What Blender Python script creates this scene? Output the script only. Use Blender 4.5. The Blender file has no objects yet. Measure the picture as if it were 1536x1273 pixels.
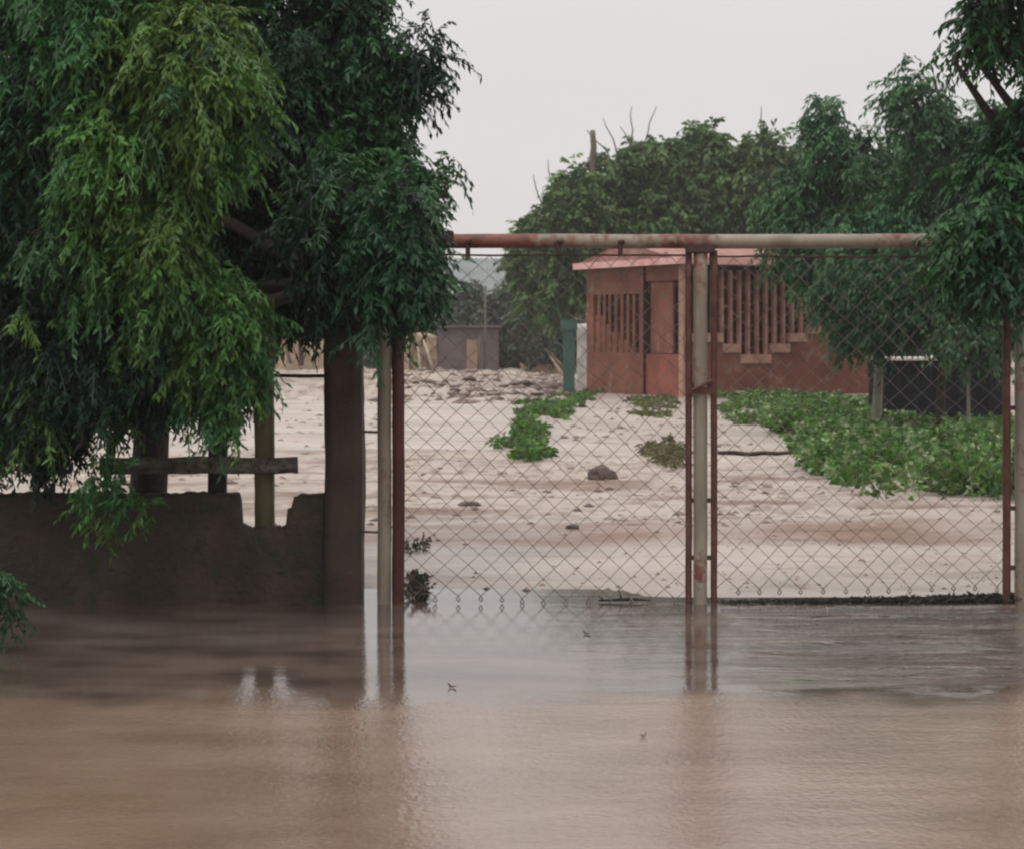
import bpy, bmesh, math, random
import numpy as np
from mathutils import Vector, noise as mnoise

random.seed(7)
RNG = np.random.default_rng(11)
SC = bpy.context.scene
COL = SC.collection
PI = math.pi
R = math.radians

# ------------------------------------------------------------------ camera
CAM_H = 1.6
F = 3036.0            # focal length in photo pixels (1536 wide)
HOR = 500.0           # horizon row in the photo
cam = bpy.data.cameras.new('camera')
camo = bpy.data.objects.new('camera', cam)
COL.objects.link(camo)
SC.camera = camo
camo.location = (0, 0, CAM_H)
camo.rotation_euler = (R(90), 0, 0)
cam.sensor_width = 36
cam.lens = 36 * F / 1536
cam.shift_y = -(636.5 - HOR) / 1536
cam.clip_end = 2000
cam.dof.use_dof = True
cam.dof.focus_distance = 12.5
cam.dof.aperture_fstop = 7.0

# ------------------------------------------------------------------ world, sun, exposure
SUN_EL, SUN_ROT = R(64), R(215)     # behind and to the left of the camera
world = bpy.data.worlds.new('World')
SC.world = world
world.use_nodes = True
wn, wl = world.node_tree.nodes, world.node_tree.links
wn.clear()
wo = wn.new('ShaderNodeOutputWorld')
sky = wn.new('ShaderNodeTexSky')
sky.sky_type = 'NISHITA'
sky.sun_disc = False
sky.sun_elevation = SUN_EL
sky.sun_rotation = SUN_ROT
bg1 = wn.new('ShaderNodeBackground')
wl.new(sky.outputs[0], bg1.inputs[0])
bg1.inputs[1].default_value = 0.05
# cloud deck: an overcast sky is about three times brighter overhead than at the horizon
tc = wn.new('ShaderNodeTexCoord')
sep = wn.new('ShaderNodeSeparateXYZ')
wl.new(tc.outputs['Generated'], sep.inputs[0])
rmp = wn.new('ShaderNodeValToRGB')
rmp.color_ramp.elements[0].position = 0.0
rmp.color_ramp.elements[0].color = (0.755, 0.72, 0.705, 1)
e = rmp.color_ramp.elements.new(0.18)
e.color = (0.79, 0.775, 0.765, 1)
rmp.color_ramp.elements[-1].position = 1.0
rmp.color_ramp.elements[-1].color = (1.04, 1.01, 0.97, 1)
wl.new(sep.outputs['Z'], rmp.inputs[0])
mp = wn.new('ShaderNodeMapping')
mp.inputs['Scale'].default_value = (3, 3, 14)
wl.new(tc.outputs['Generated'], mp.inputs[0])
cn = wn.new('ShaderNodeTexNoise')
cn.inputs['Scale'].default_value = 1.6
cn.inputs['Detail'].default_value = 4
wl.new(mp.outputs[0], cn.inputs['Vector'])
mr = wn.new('ShaderNodeMapRange')
mr.inputs['To Min'].default_value = 0.95
mr.inputs['To Max'].default_value = 1.04
wl.new(cn.outputs[0], mr.inputs[0])
vm = wn.new('ShaderNodeVectorMath')
vm.operation = 'SCALE'
wl.new(rmp.outputs[0], vm.inputs[0])
wl.new(mr.outputs[0], vm.inputs['Scale'])
# brightness gain towards the zenith
mz = wn.new('ShaderNodeMapRange')
mz.inputs['From Min'].default_value = 0.15
mz.inputs['From Max'].default_value = 1.0
mz.inputs['To Min'].default_value = 1.0
mz.inputs['To Max'].default_value = 2.0
wl.new(sep.outputs['Z'], mz.inputs[0])
bg2 = wn.new('ShaderNodeBackground')
wl.new(vm.outputs[0], bg2.inputs[0])
wl.new(mz.outputs[0], bg2.inputs[1])
add = wn.new('ShaderNodeMixShader')
add.inputs[0].default_value = 0.93
wl.new(bg1.outputs[0], add.inputs[1])
wl.new(bg2.outputs[0], add.inputs[2])
wl.new(add.outputs[0], wo.inputs[0])

sun = bpy.data.lights.new('sun', 'SUN')
sun.energy = 0.9
sun.angle = R(16)
sun.color = (1.0, 0.96, 0.90)
suno = bpy.data.objects.new('sun', sun)
COL.objects.link(suno)
d = Vector((math.sin(SUN_ROT) * math.cos(SUN_EL), math.cos(SUN_ROT) * math.cos(SUN_EL), math.sin(SUN_EL)))
suno.rotation_euler = d.to_track_quat('Z', 'Y').to_euler()

SC.view_settings.view_transform = 'Standard'
SC.view_settings.look = 'None'
SC.view_settings.exposure = 0.0
SC.view_settings.gamma = 1.0
SC.cycles.filter_width = 2.3
SC.cycles.max_bounces = 8
SC.cycles.transparent_max_bounces = 8
SC.cycles.volume_bounces = 1

# ------------------------------------------------------------------ helpers
def W(px, py, Y):
    """photo measurement -> world point at distance Y"""
    return Vector(((px - 768) / F * Y, Y, CAM_H - (py - HOR) / F * Y))

def G(px, py):
    """photo measurement on the flat ground"""
    Y = CAM_H * F / (py - HOR)
    return Vector(((px - 768) / F * Y, Y, 0))

def tag(o, label=None, cat=None, group=None, kind=None):
    if label: o['label'] = label
    if cat: o['category'] = cat
    if group: o['group'] = group
    if kind: o['kind'] = kind
    return o

def thing(name, label, cat, loc=(0, 0, 0), group=None):
    o = bpy.data.objects.new(name, None)
    COL.objects.link(o)
    o.location = loc
    o.empty_display_size = 0.2
    return tag(o, label, cat, group)

class MB:
    def __init__(self):
        self.v, self.f = [], []
    def add(self, vs, fs):
        n = len(self.v)
        self.v += [tuple(p) for p in vs]
        self.f += [tuple(i + n for i in q) for q in fs]
        return self
    def box(self, a, b, rot=0.0, pivot=None):
        x0, y0, z0 = a; x1, y1, z1 = b
        vs = [Vector(p) for p in ((x0,y0,z0),(x1,y0,z0),(x1,y1,z0),(x0,y1,z0),(x0,y0,z1),(x1,y0,z1),(x1,y1,z1),(x0,y1,z1))]
        if rot:
            c = Vector(pivot); cs, sn = math.cos(rot), math.sin(rot)
            vs = [Vector((c.x + (p.x-c.x)*cs - (p.y-c.y)*sn, c.y + (p.x-c.x)*sn + (p.y-c.y)*cs, p.z)) for p in vs]
        return self.add(vs, [(0,3,2,1),(4,5,6,7),(0,1,5,4),(1,2,6,5),(2,3,7,6),(3,0,4,7)])
    def tube(self, pts, r, seg=10, cap=True):
        pts = [Vector(p) for p in pts]
        n = len(pts)
        rs = r if isinstance(r, (list, tuple)) else [r] * n
        vs, fs = [], []
        ref = Vector((0.13, 1, 0.07)).normalized()
        for i, p in enumerate(pts):
            t = (pts[min(i+1, n-1)] - pts[max(i-1, 0)]).normalized()
            u = t.cross(ref)
            if u.length < 0.05: u = t.cross(Vector((1, 0, 0)))
            u.normalize(); w = t.cross(u)
            for k in range(seg):
                a = 2 * PI * k / seg
                vs.append(p + (u * math.cos(a) + w * math.sin(a)) * rs[i])
        for i in range(n - 1):
            for k in range(seg):
                a, b = i*seg + k, i*seg + (k+1) % seg
                fs.append((a, b, b + seg, a + seg))
        if cap:
            fs.append(tuple(range(seg))[::-1])
            fs.append(tuple(range((n-1)*seg, n*seg)))
        return self.add(vs, fs)
    def build(self, name, mat, parent=None, smooth=False, bevel=0.0):
        me = bpy.data.meshes.new(name)
        loc = Vector((0, 0, 0))
        if parent is not None:
            q = parent
            while q is not None:
                loc += q.location; q = q.parent
        me.from_pydata([tuple(Vector(p) - loc) for p in self.v], [], self.f)
        me.materials.append(mat)
        if smooth:
            me.polygons.foreach_set('use_smooth', [True] * len(me.polygons))
        me.update()
        bm = bmesh.new(); bm.from_mesh(me)
        bmesh.ops.recalc_face_normals(bm, faces=bm.faces)
        if bevel:
            bmesh.ops.bevel(bm, geom=list(bm.edges), offset=bevel, segments=2, affect='EDGES', clamp_overlap=True)
        bm.to_mesh(me); bm.free()
        o = bpy.data.objects.new(name, me)
        COL.objects.link(o)
        if parent is not None: o.parent = parent
        return o

def nz(x, y=0, z=0):
    return mnoise.noise(Vector((x, y, z)))

def rough_box(mb, a, b, step=0.06, amp=0.006, seed=0.0, top_amp=0.0):
    """box whose faces are finely divided and slightly uneven"""
    bm = bmesh.new()
    (x0, y0, z0), (x1, y1, z1) = a, b
    nx, ny, nzc = [max(1, int(round((q1 - q0) / step))) for q0, q1 in ((x0, x1), (y0, y1), (z0, z1))]
    cache = {}
    def vert(i, j, k):
        key = (i, j, k)
        if key not in cache:
            p = Vector((x0 + (x1-x0)*i/nx, y0 + (y1-y0)*j/ny, z0 + (z1-z0)*k/nzc))
            n = mnoise.noise_vector(p * 9 + Vector((seed, seed, 0))) * amp + mnoise.noise_vector(p * 2.3 + Vector((seed, 0, 3))) * amp * 1.3
            if k == nzc and top_amp: n.z += nz(p.x * 14 + seed, p.y * 4) * top_amp
            cache[key] = bm.verts.new(p + n)
        return cache[key]
    for i in range(nx):
        for k in range(nzc):
            for j in (0, ny):
                bm.faces.new([vert(i, j, k), vert(i+1, j, k), vert(i+1, j, k+1), vert(i, j, k+1)])
    for j in range(ny):
        for k in range(nzc):
            for i in (0, nx):
                bm.faces.new([vert(i, j, k), vert(i, j+1, k), vert(i, j+1, k+1), vert(i, j, k+1)])
    for i in range(nx):
        for j in range(ny):
            for k in (0, nzc):
                bm.faces.new([vert(i, j, k), vert(i+1, j, k), vert(i+1, j+1, k), vert(i, j+1, k)])
    bm.verts.index_update()
    mb.add([v.co.copy() for v in bm.verts], [tuple(v.index for v in f.verts) for f in bm.faces])
    bm.free()
    return mb

# ------------------------------------------------------------------ materials
class NT:
    def __init__(self, name):
        self.m = bpy.data.materials.new(name)
        self.m.use_nodes = True
        self.n = self.m.node_tree.nodes; self.l = self.m.node_tree.links
        self.bsdf = self.n['Principled BSDF']
        self.geo = self.n.new('ShaderNodeNewGeometry')
        self.pos = self.geo.outputs['Position']
    def link(self, a, b): self.l.new(a, b)
    def noise(self, scale, detail=4, vec=None, stretch=None, rough=0.55, dist=0.0):
        v = vec or self.pos
        if stretch:
            mpn = self.n.new('ShaderNodeMapping'); mpn.inputs['Scale'].default_value = stretch
            self.link(v, mpn.inputs[0]); v = mpn.outputs[0]
        t = self.n.new('ShaderNodeTexNoise')
        t.inputs['Scale'].default_value = scale; t.inputs['Detail'].default_value = detail
        t.inputs['Roughness'].default_value = rough; t.inputs['Distortion'].default_value = dist
        self.link(v, t.inputs['Vector'])
        return t.outputs[0]
    def ramp(self, fac, stops):
        r = self.n.new('ShaderNodeValToRGB')
        els = r.color_ramp.elements
        els[0].position, els[0].color = stops[0][0], self.c4(stops[0][1])
        els[1].position, els[1].color = stops[-1][0], self.c4(stops[-1][1])
        for p, c in stops[1:-1]:
            q = els.new(p); q.color = self.c4(c)
        self.link(fac, r.inputs[0])
        return r.outputs[0]
    @staticmethod
    def c4(c):
        return (c, c, c, 1) if isinstance(c, (int, float)) else (c[0], c[1], c[2], 1)
    def mix(self, fac, a, b, mode='MIX'):
        m = self.n.new('ShaderNodeMix'); m.data_type = 'RGBA'; m.blend_type = mode
        for i, x in ((0, fac), (6, a), (7, b)):
            s = m.inputs[i]
            if isinstance(x, (int, float)): s.default_value = x if i == 0 else self.c4(x)
            elif isinstance(x, tuple): s.default_value = self.c4(x)
            else: self.link(x, s)
        return m.outputs[2]
    def math(self, op, a, b=0.0, clamp=False):
        m = self.n.new('ShaderNodeMath'); m.operation = op; m.use_clamp = clamp
        for s, x in ((m.inputs[0], a), (m.inputs[1], b)):
            if isinstance(x, (int, float)): s.default_value = x
            else: self.link(x, s)
        return m.outputs[0]
    def rng(self, v, a, b, c=0.0, d=1.0, smooth=True):
        m = self.n.new('ShaderNodeMapRange')
        m.interpolation_type = 'SMOOTHSTEP' if smooth else 'LINEAR'
        self.link(v, m.inputs[0])
        for i, x in zip((1, 2, 3, 4), (a, b, c, d)): m.inputs[i].default_value = x
        return m.outputs[0]
    def bump(self, h, strength=0.4, dist=0.02, prev=None):
        b = self.n.new('ShaderNodeBump')
        b.inputs['Distance'].default_value = dist
        if isinstance(strength, (int, float)): b.inputs['Strength'].default_value = strength
        else: self.link(strength, b.inputs['Strength'])
        self.link(h, b.inputs['Height'])
        if prev is not None: self.link(prev, b.inputs['Normal'])
        self.link(b.outputs[0], self.bsdf.inputs['Normal'])
        return b.outputs[0]
    def set(self, col=None, rough=None, **kw):
        for key, x in (('Base Color', col), ('Roughness', rough), *kw.items()):
            if x is None: continue
            s = self.bsdf.inputs[key]
            if isinstance(x, tuple): s.default_value = self.c4(x)
            elif isinstance(x, (int, float)): s.default_value = x
            else: self.link(x, s)
        return self

def mottled(name, c1, c2, scale=6, rough=0.8, bump=0.4, bscale=40, stretch=None, c3=None, lo=0.35, hi=0.65, dist=0.01):
    t = NT(name)
    f = t.noise(scale, 6, stretch=stretch)
    col = t.ramp(f, [(lo, c1), (hi, c2)])
    if c3 is not None:
        col = t.mix(t.ramp(t.noise(scale * 3.1, 5, stretch=stretch), [(0.55, 0.0), (0.68, 1.0)]), col, c3)
    t.set(col, rough)
    if bump: t.bump(t.noise(bscale, 5), bump, dist)
    return t.m

M = {}
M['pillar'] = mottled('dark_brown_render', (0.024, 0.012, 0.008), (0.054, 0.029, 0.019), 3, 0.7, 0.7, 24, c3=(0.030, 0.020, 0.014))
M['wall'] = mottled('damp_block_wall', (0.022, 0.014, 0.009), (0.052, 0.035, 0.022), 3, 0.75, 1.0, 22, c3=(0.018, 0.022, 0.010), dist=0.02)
M['bark_dark'] = mottled('dark_bark', (0.018, 0.014, 0.010), (0.040, 0.030, 0.020), 8, 0.85, 0.8, 30, stretch=(1, 1, 0.25), dist=0.02)
M['bark_pale'] = mottled('pale_bark', (0.16, 0.15, 0.11), (0.30, 0.28, 0.22), 8, 0.8, 0.5, 30, stretch=(1, 1, 0.25))
M['bark_mid'] = mottled('grey_bark', (0.07, 0.06, 0.045), (0.13, 0.11, 0.085), 8, 0.8, 0.5, 30, stretch=(1, 1, 0.25))
M['post_dark'] = mottled('wet_black_timber', (0.010, 0.007, 0.006), (0.022, 0.015, 0.012), 9, 0.7, 0.5, 30, stretch=(1, 1, 0.2))
M['post_olive'] = mottled('mossy_timber', (0.085, 0.078, 0.035), (0.13, 0.115, 0.06), 7, 0.75, 0.5, 30, stretch=(1, 1, 0.25), c3=(0.06, 0.07, 0.022))
M['rail'] = mottled('weathered_rail', (0.045, 0.036, 0.028), (0.16, 0.14, 0.11), 16, 0.8, 0.8, 40, stretch=(0.7, 1, 1), c3=(0.02, 0.016, 0.012), dist=0.02)
M['red_paint'] = mottled('dark_red_oxide_paint', (0.045, 0.008, 0.006), (0.075, 0.015, 0.011), 8, 0.6, 0.2, 60, c3=(0.028, 0.012, 0.008))
M['rust_rod'] = mottled('rusty_rod', (0.06, 0.018, 0.012), (0.11, 0.040, 0.028), 12, 0.75, 0.4, 90, c3=(0.05, 0.02, 0.016))
M['wire'] = mottled('rusted_wire', (0.07, 0.052, 0.045), (0.19, 0.15, 0.13), 5, 0.6, 0, 30)
M['dark_iron'] = mottled('dark_iron', (0.03, 0.012, 0.010), (0.06, 0.022, 0.018), 20, 0.7, 0.3, 60)

def pale_pipe(name, bias=0.0, xr=None):
    t = NT(name)
    n1 = t.noise(3.2, 6, stretch=(0.8, 1, 0.55)); n2 = t.noise(24, 5)
    f = t.math('ADD', t.math('MULTIPLY', n1, 0.7), t.math('MULTIPLY', n2, 0.3))
    if xr:
        s = t.n.new('ShaderNodeSeparateXYZ'); t.link(t.pos, s.inputs[0])
        f = t.math('ADD', f, t.rng(s.outputs[0], xr[0], xr[1], 0.35, 0.0))
    pale = t.ramp(t.noise(7, 5, stretch=(1, 1, 0.3)), [(0.35, (0.17, 0.135, 0.105)), (0.65, (0.27, 0.225, 0.18))])
    rust = t.ramp(t.noise(15, 4), [(0.35, (0.085, 0.022, 0.016)), (0.65, (0.19, 0.065, 0.045))])
    k = t.ramp(f, [(0.53 + bias, 0.0), (0.60 + bias, 1.0)])
    t.set(t.mix(k, pale, rust), 0.6)
    t.bump(f, 0.4, 0.01)
    return t.m
M['pipe'] = pale_pipe('chipped_cream_paint', 0.02)
M['beam'] = pale_pipe('rust_and_cream_paint', 0.0, (-0.42, 0.45))
M['brick_red'] = mottled('brown_red_plaster', (0.115, 0.033, 0.019), (0.20, 0.068, 0.038), 1.1, 0.85, 0.4, 9, c3=(0.22, 0.11, 0.075))
M['red_panel'] = mottled('red_oxide_panel', (0.16, 0.040, 0.025), (0.27, 0.075, 0.048), 1.5, 0.7, 0.2, 20)
M['pink_block'] = mottled('faded_pink_block', (0.30, 0.155, 0.115), (0.40, 0.23, 0.175), 3, 0.85, 0.4, 20)
M['slat'] = mottled('faded_pink_slat', (0.26, 0.095, 0.078), (0.42, 0.20, 0.165), 3, 0.85, 0.3, 20)
M['dark_room'] = mottled('maroon_interior_shade', (0.018, 0.004, 0.004), (0.032, 0.008, 0.007), 2, 0.9, 0, 20)  # interior shade put into the colour as a near-black maroon
M['roof_pink'] = mottled('faded_pink_roof_edge', (0.52, 0.25, 0.23), (0.66, 0.40, 0.37), 2.5, 0.6, 0.2, 20)
M['roof_rust'] = mottled('rusty_roof_sheet', (0.20, 0.075, 0.06), (0.33, 0.16, 0.13), 3, 0.6, 0.2, 20)
M['grey_roof'] = mottled('grey_roof_sheet', (0.15, 0.17, 0.17), (0.20, 0.22, 0.22), 2, 0.8, 0.0, 20)
M['mauve'] = mottled('dull_mauve_board', (0.085, 0.062, 0.062), (0.12, 0.09, 0.088), 2, 0.85, 0.2, 9)
M['tan_wall'] = mottled('tan_mud_wall', (0.36, 0.25, 0.17), (0.50, 0.38, 0.28), 1.6, 0.9, 0.4, 7, c3=(0.25, 0.16, 0.11))
M['stick'] = mottled('dry_pole', (0.10, 0.065, 0.045), (0.20, 0.14, 0.10), 5, 0.85, 0.2, 20)
M['straw'] = mottled('dry_pale_straw', (0.40, 0.31, 0.22), (0.55, 0.45, 0.35), 9, 0.9, 0.2, 20)
M['green_paint'] = mottled('dark_green_paint', (0.014, 0.055, 0.043), (0.026, 0.085, 0.062), 3, 0.6, 0.1, 20)
M['white_wall'] = mottled('stained_white_wall', (0.30, 0.29, 0.27), (0.58, 0.55, 0.52), 3, 0.8, 0.2, 20)
M['black_sheet'] = mottled('black_blue_sheet', (0.004, 0.006, 0.010), (0.012, 0.015, 0.022), 3, 0.9, 0.3, 10)
M['pale_edge'] = mottled('pale_edge_strip', (0.42, 0.37, 0.33), (0.55, 0.50, 0.46), 3, 0.7, 0.1, 20)
M['gable'] = mottled('brown_gable', (0.22, 0.13, 0.095), (0.30, 0.19, 0.14), 3, 0.85, 0.1, 20)
M['stone'] = mottled('wet_brown_stone', (0.03, 0.016, 0.013), (0.08, 0.045, 0.038), 9, 0.6, 0.6, 30)
M['litter'] = mottled('black_leaf_litter', (0.006, 0.005, 0.004), (0.022, 0.017, 0.014), 18, 0.8, 0.5, 40)
M['dead_leaf'] = mottled('dead_leaf', (0.030, 0.020, 0.016), (0.075, 0.050, 0.040), 18, 0.7, 0.2, 40)

def leaf_material(name, rough=0.42, trans=0.28, spec=0.26):
    t = NT(name)
    at = t.n.new('ShaderNodeAttribute'); at.attribute_name = 'leafcol'
    t.set(at.outputs['Color'], rough)
    t.bsdf.inputs['Specular IOR Level'].default_value = spec
    tr = t.n.new('ShaderNodeBsdfTranslucent')
    t.link(t.mix(1.0, at.outputs['Color'], (0.9, 1.0, 0.45), 'MULTIPLY'), tr.inputs[0])
    mx = t.n.new('ShaderNodeMixShader'); mx.inputs[0].default_value = trans
    t.link(t.bsdf.outputs[0], mx.inputs[1]); t.link(tr.outputs[0], mx.inputs[2])
    t.link(mx.outputs[0], t.n['Material Output'].inputs[0])
    return t.m
M['leaf'] = leaf_material('wet_leaf')
M['leaf_dull'] = leaf_material('dull_leaf', 0.6, 0.25, 0.3)

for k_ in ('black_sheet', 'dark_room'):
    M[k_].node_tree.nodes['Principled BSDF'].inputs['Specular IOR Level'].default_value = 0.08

# mud
def mud_mat():
    t = NT('pale_wet_mud')
    s = t.n.new('ShaderNodeSeparateXYZ'); t.link(t.pos, s.inputs[0])
    n1 = t.noise(0.55, 6, stretch=(0.45, 1, 1))
    n2 = t.noise(2.2, 6, stretch=(0.5, 1.2, 1), dist=0.4)
    base = t.ramp(n1, [(0.32, (0.30, 0.25, 0.218)), (0.66, (0.405, 0.345, 0.312))])
    dark = t.ramp(n2, [(0.54, 0.0), (0.70, 0.75)])
    c = t.mix(dark, base, (0.20, 0.135, 0.10))
    grit = t.ramp(t.noise(7, 4, stretch=(0.75, 0.38, 1), rough=0.6), [(0.49, 0.0), (0.66, 0.62)])
    zone = t.math('ADD', t.math('MULTIPLY', t.rng(s.outputs[1], 16.2, 17.5), t.rng(s.outputs[1], 25.5, 28.5, 1.0, 0.0)), t.rng(s.outputs[1], 46.0, 50.0), True)
    zone = t.math('ADD', t.math('MULTIPLY', zone, 0.85), 0.12)
    c = t.mix(t.math('MULTIPLY', grit, zone), c, (0.13, 0.082, 0.062))
    drift = t.ramp(t.noise(1.3, 5, stretch=(0.22, 0.9, 1), dist=0.6), [(0.54, 0.0), (0.63, 0.9)])
    c = t.mix(t.math('MULTIPLY', drift, zone), c, (0.16, 0.105, 0.080))
    # the brown silt bank left behind the gate by the water
    w = t.math('ADD', s.outputs[1], t.math('MULTIPLY', t.noise(1.3, 4, stretch=(1, 0.3, 1)), 1.6))
    bank = t.math('MULTIPLY', t.rng(w, 15.8, 16.4), t.rng(w, 17.2, 17.9, 1.0, 0.0))
    bank = t.math('MULTIPLY', bank, t.ramp(t.noise(0.9, 3), [(0.35, 0.35), (0.6, 1.0)]))
    c = t.mix(bank, c, (0.19, 0.105, 0.075))
    r = t.ramp(t.noise(1.6, 4, stretch=(0.5, 1, 1)), [(0.4, 0.28), (0.65, 0.6)])
    t.set(c, t.math('MAXIMUM', r, t.math('MULTIPLY', zone, 0.62)))
    t.link(t.math('SUBTRACT', 0.40, t.math('MULTIPLY', zone, 0.24)), t.bsdf.inputs['Specular IOR Level'])
    b = t.bump(t.noise(7, 6, stretch=(1.0, 0.4, 1)), 0.7, 0.04)
    t.bump(t.noise(45, 4), 0.35, 0.006, b)
    return t.m
M['mud'] = mud_mat()

def water_mat():
    t = NT('muddy_flood_water')
    s = t.n.new('ShaderNodeSeparateXYZ'); t.link(t.pos, s.inputs[0])
    X, Y = s.outputs[0], s.outputs[1]
    wob = t.math('MULTIPLY', t.math('SUBTRACT', t.noise(0.9, 4, stretch=(1, 0.5, 1)), 0.5), 1.7)
    yw = t.math('ADD', Y, wob)
    near = t.rng(yw, 8.65, 9.15, 1.0, 0.0)
    # silt: browner and more turbid in the near part
    c_far = t.ramp(t.noise(0.8, 4, stretch=(0.5, 1, 1)), [(0.35, (0.26, 0.195, 0.16)), (0.65, (0.33, 0.26, 0.215))])
    c_near = t.ramp(t.noise(1.6, 5, stretch=(0.6, 1, 1)), [(0.35, (0.148, 0.092, 0.064)), (0.65, (0.225, 0.155, 0.116))])
    c_near = t.mix(t.ramp(t.noise(26, 4), [(0.45, 0.0), (0.7, 0.35)]), c_near, (0.23, 0.165, 0.12))
    yard = t.rng(yw, 12.0, 15.0)
    c_mid = t.mix(yard, t.ramp(t.noise(2.5, 4, stretch=(0.6, 1, 1)), [(0.35, (0.058, 0.042, 0.034)), (0.65, (0.13, 0.098, 0.082))]), c_far)
    t.set(t.mix(near, c_mid, c_near), t.mix(near, 0.035, t.ramp(t.noise(2.0, 3, stretch=(0.5, 1, 1)), [(0.35, 0.07), (0.65, 0.15)])))
    t.link(t.math('ADD', t.math('MULTIPLY', near, 0.20), 1.55), t.bsdf.inputs['IOR'])
    # rain-pocked skin everywhere, wind streaks in a patch beside the right gate
    fine = t.noise(38, 3)
    patch = t.math('MULTIPLY', t.math('MULTIPLY', t.rng(t.math('ADD', X, t.math('MULTIPLY', t.noise(1.4, 3), 2.0)), 1.7, 4.0), t.rng(yw, 8.95, 9.5)), t.rng(yw, 11.7, 12.3, 1.0, 0.0))
    patch = t.math('MULTIPLY', patch, t.ramp(t.noise(1.7, 3, stretch=(0.35, 1, 1)), [(0.30, 0.1), (0.7, 1.0)]))
    b = t.bump(fine, t.math('ADD', t.math('MULTIPLY', near, 0.26), 0.06), 0.01)
    b = t.bump(t.noise(5, 3, stretch=(0.45, 1.3, 1)), t.math('ADD', t.math('MULTIPLY', near, 0.10), 0.06), 0.02, b)
    b = t.bump(t.noise(3.6, 5, stretch=(0.33, 1.4, 1), dist=0.8, rough=0.7), t.math('MULTIPLY', patch, 1.0), 0.30, b)
    return t.m
M['water'] = water_mat()

# ------------------------------------------------------------------ ground and water
def sstep(a, b, x):
    t = np.clip((x - a) / (b - a), 0, 1)
    return t * t * (3 - 2 * t)

def vnoise(x, y, seed=0):
    """cheap smooth value noise on numpy arrays"""
    tbl = np.random.default_rng(seed).random((256, 256))
    xi, yi = np.floor(x).astype(int), np.floor(y).astype(int)
    fx, fy = x - xi, y - yi
    fx, fy = fx*fx*(3-2*fx), fy*fy*(3-2*fy)
    a = tbl[xi % 256, yi % 256]; b = tbl[(xi+1) % 256, yi % 256]
    c = tbl[xi % 256, (yi+1) % 256]; dd = tbl[(xi+1) % 256, (yi+1) % 256]
    return (a*(1-fx) + b*fx)*(1-fy) + (c*(1-fx) + dd*fx)*fy - 0.5

def ground_h(X, Y):
    n = vnoise(X*0.8, Y*0.9, 1) * 0.6 + vnoise(X*2.3, Y*2.6, 2) * 0.3 + vnoise(X*6, Y*7, 3) * 0.12
    h = np.full_like(X, -0.05)
    h += sstep(11.95, 12.3, Y + vnoise(X*1.7, Y*0.5, 9)*0.3 - 0.35*(1-sstep(0.2, 1.2, X))) * (0.056 + n*0.006)
    bank = sstep(14.6, 16.0, Y + vnoise(X*0.9, Y*0.2, 5)*1.6) * (1 - sstep(17.0, 18.5, Y))
    h += bank * (0.03 + n*0.05)
    mudz = sstep(16.8, 18.2, Y) * (1 - sstep(26, 28.5, Y + vnoise(X*0.6, Y*0.4, 6)*2))
    h += mudz * (0.03 + n * 0.09 + vnoise(X*2.0, Y*5.0, 12)*0.035)
    px = X / Y * F + 768
    path = sstep(27, 29, Y) * sstep(770, 850, px + vnoise(X*0.9, Y*0.6, 7)*50)
    h += path * (0.03 + n*0.03)
    h += (1 - sstep(-6, -3.0, X - (Y-12)*0.0)) * sstep(30, 34, Y) * 0.03
    rub = sstep(46, 50, Y) * (1 - path)
    h += rub * (0.08 + n*0.55)
    far = sstep(70, 110, Y)
    h += far * 0.25
    back = 1 - sstep(-6, 2, Y)
    h += back * 0.12
    return h

def grid_mesh(name, xs, ys, hf, mat):
    XX, YY = np.meshgrid(xs, ys)
    ZZ = hf(XX, YY)
    nx, ny = len(xs), len(ys)
    co = np.stack([XX, YY, ZZ], -1).reshape(-1, 3)
    idx = np.arange(nx*ny).reshape(ny, nx)
    fc = np.stack([idx[:-1, :-1], idx[:-1, 1:], idx[1:, 1:], idx[1:, :-1]], -1).reshape(-1, 4)
    o = np_mesh(name, co, fc, mat)
    o.data.polygons.foreach_set('use_smooth', np.ones(len(fc), bool))
    return o

def np_mesh(name, co, fc, mat, cols=None, parent=None, loc=(0, 0, 0)):
    me = bpy.data.meshes.new(name)
    k = fc.shape[1]
    me.vertices.add(len(co)); me.loops.add(fc.size); me.polygons.add(len(fc))
    me.vertices.foreach_set('co', (co - np.array(loc)).astype(np.float32).ravel())
    me.loops.foreach_set('vertex_index', fc.astype(np.int32).ravel())
    me.polygons.foreach_set('loop_start', np.arange(0, fc.size, k, dtype=np.int32))
    if cols is not None:
        at = me.color_attributes.new('leafcol', 'FLOAT_COLOR', 'POINT')
        at.data.foreach_set('color', np.concatenate([cols, np.ones((len(cols), 1))], 1).astype(np.float32).ravel())
    me.materials.append(mat)
    me.update(calc_edges=True)
    me.validate()
    o = bpy.data.objects.new(name, me)
    COL.objects.link(o)
    if parent is not None: o.parent = parent
    return o

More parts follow.
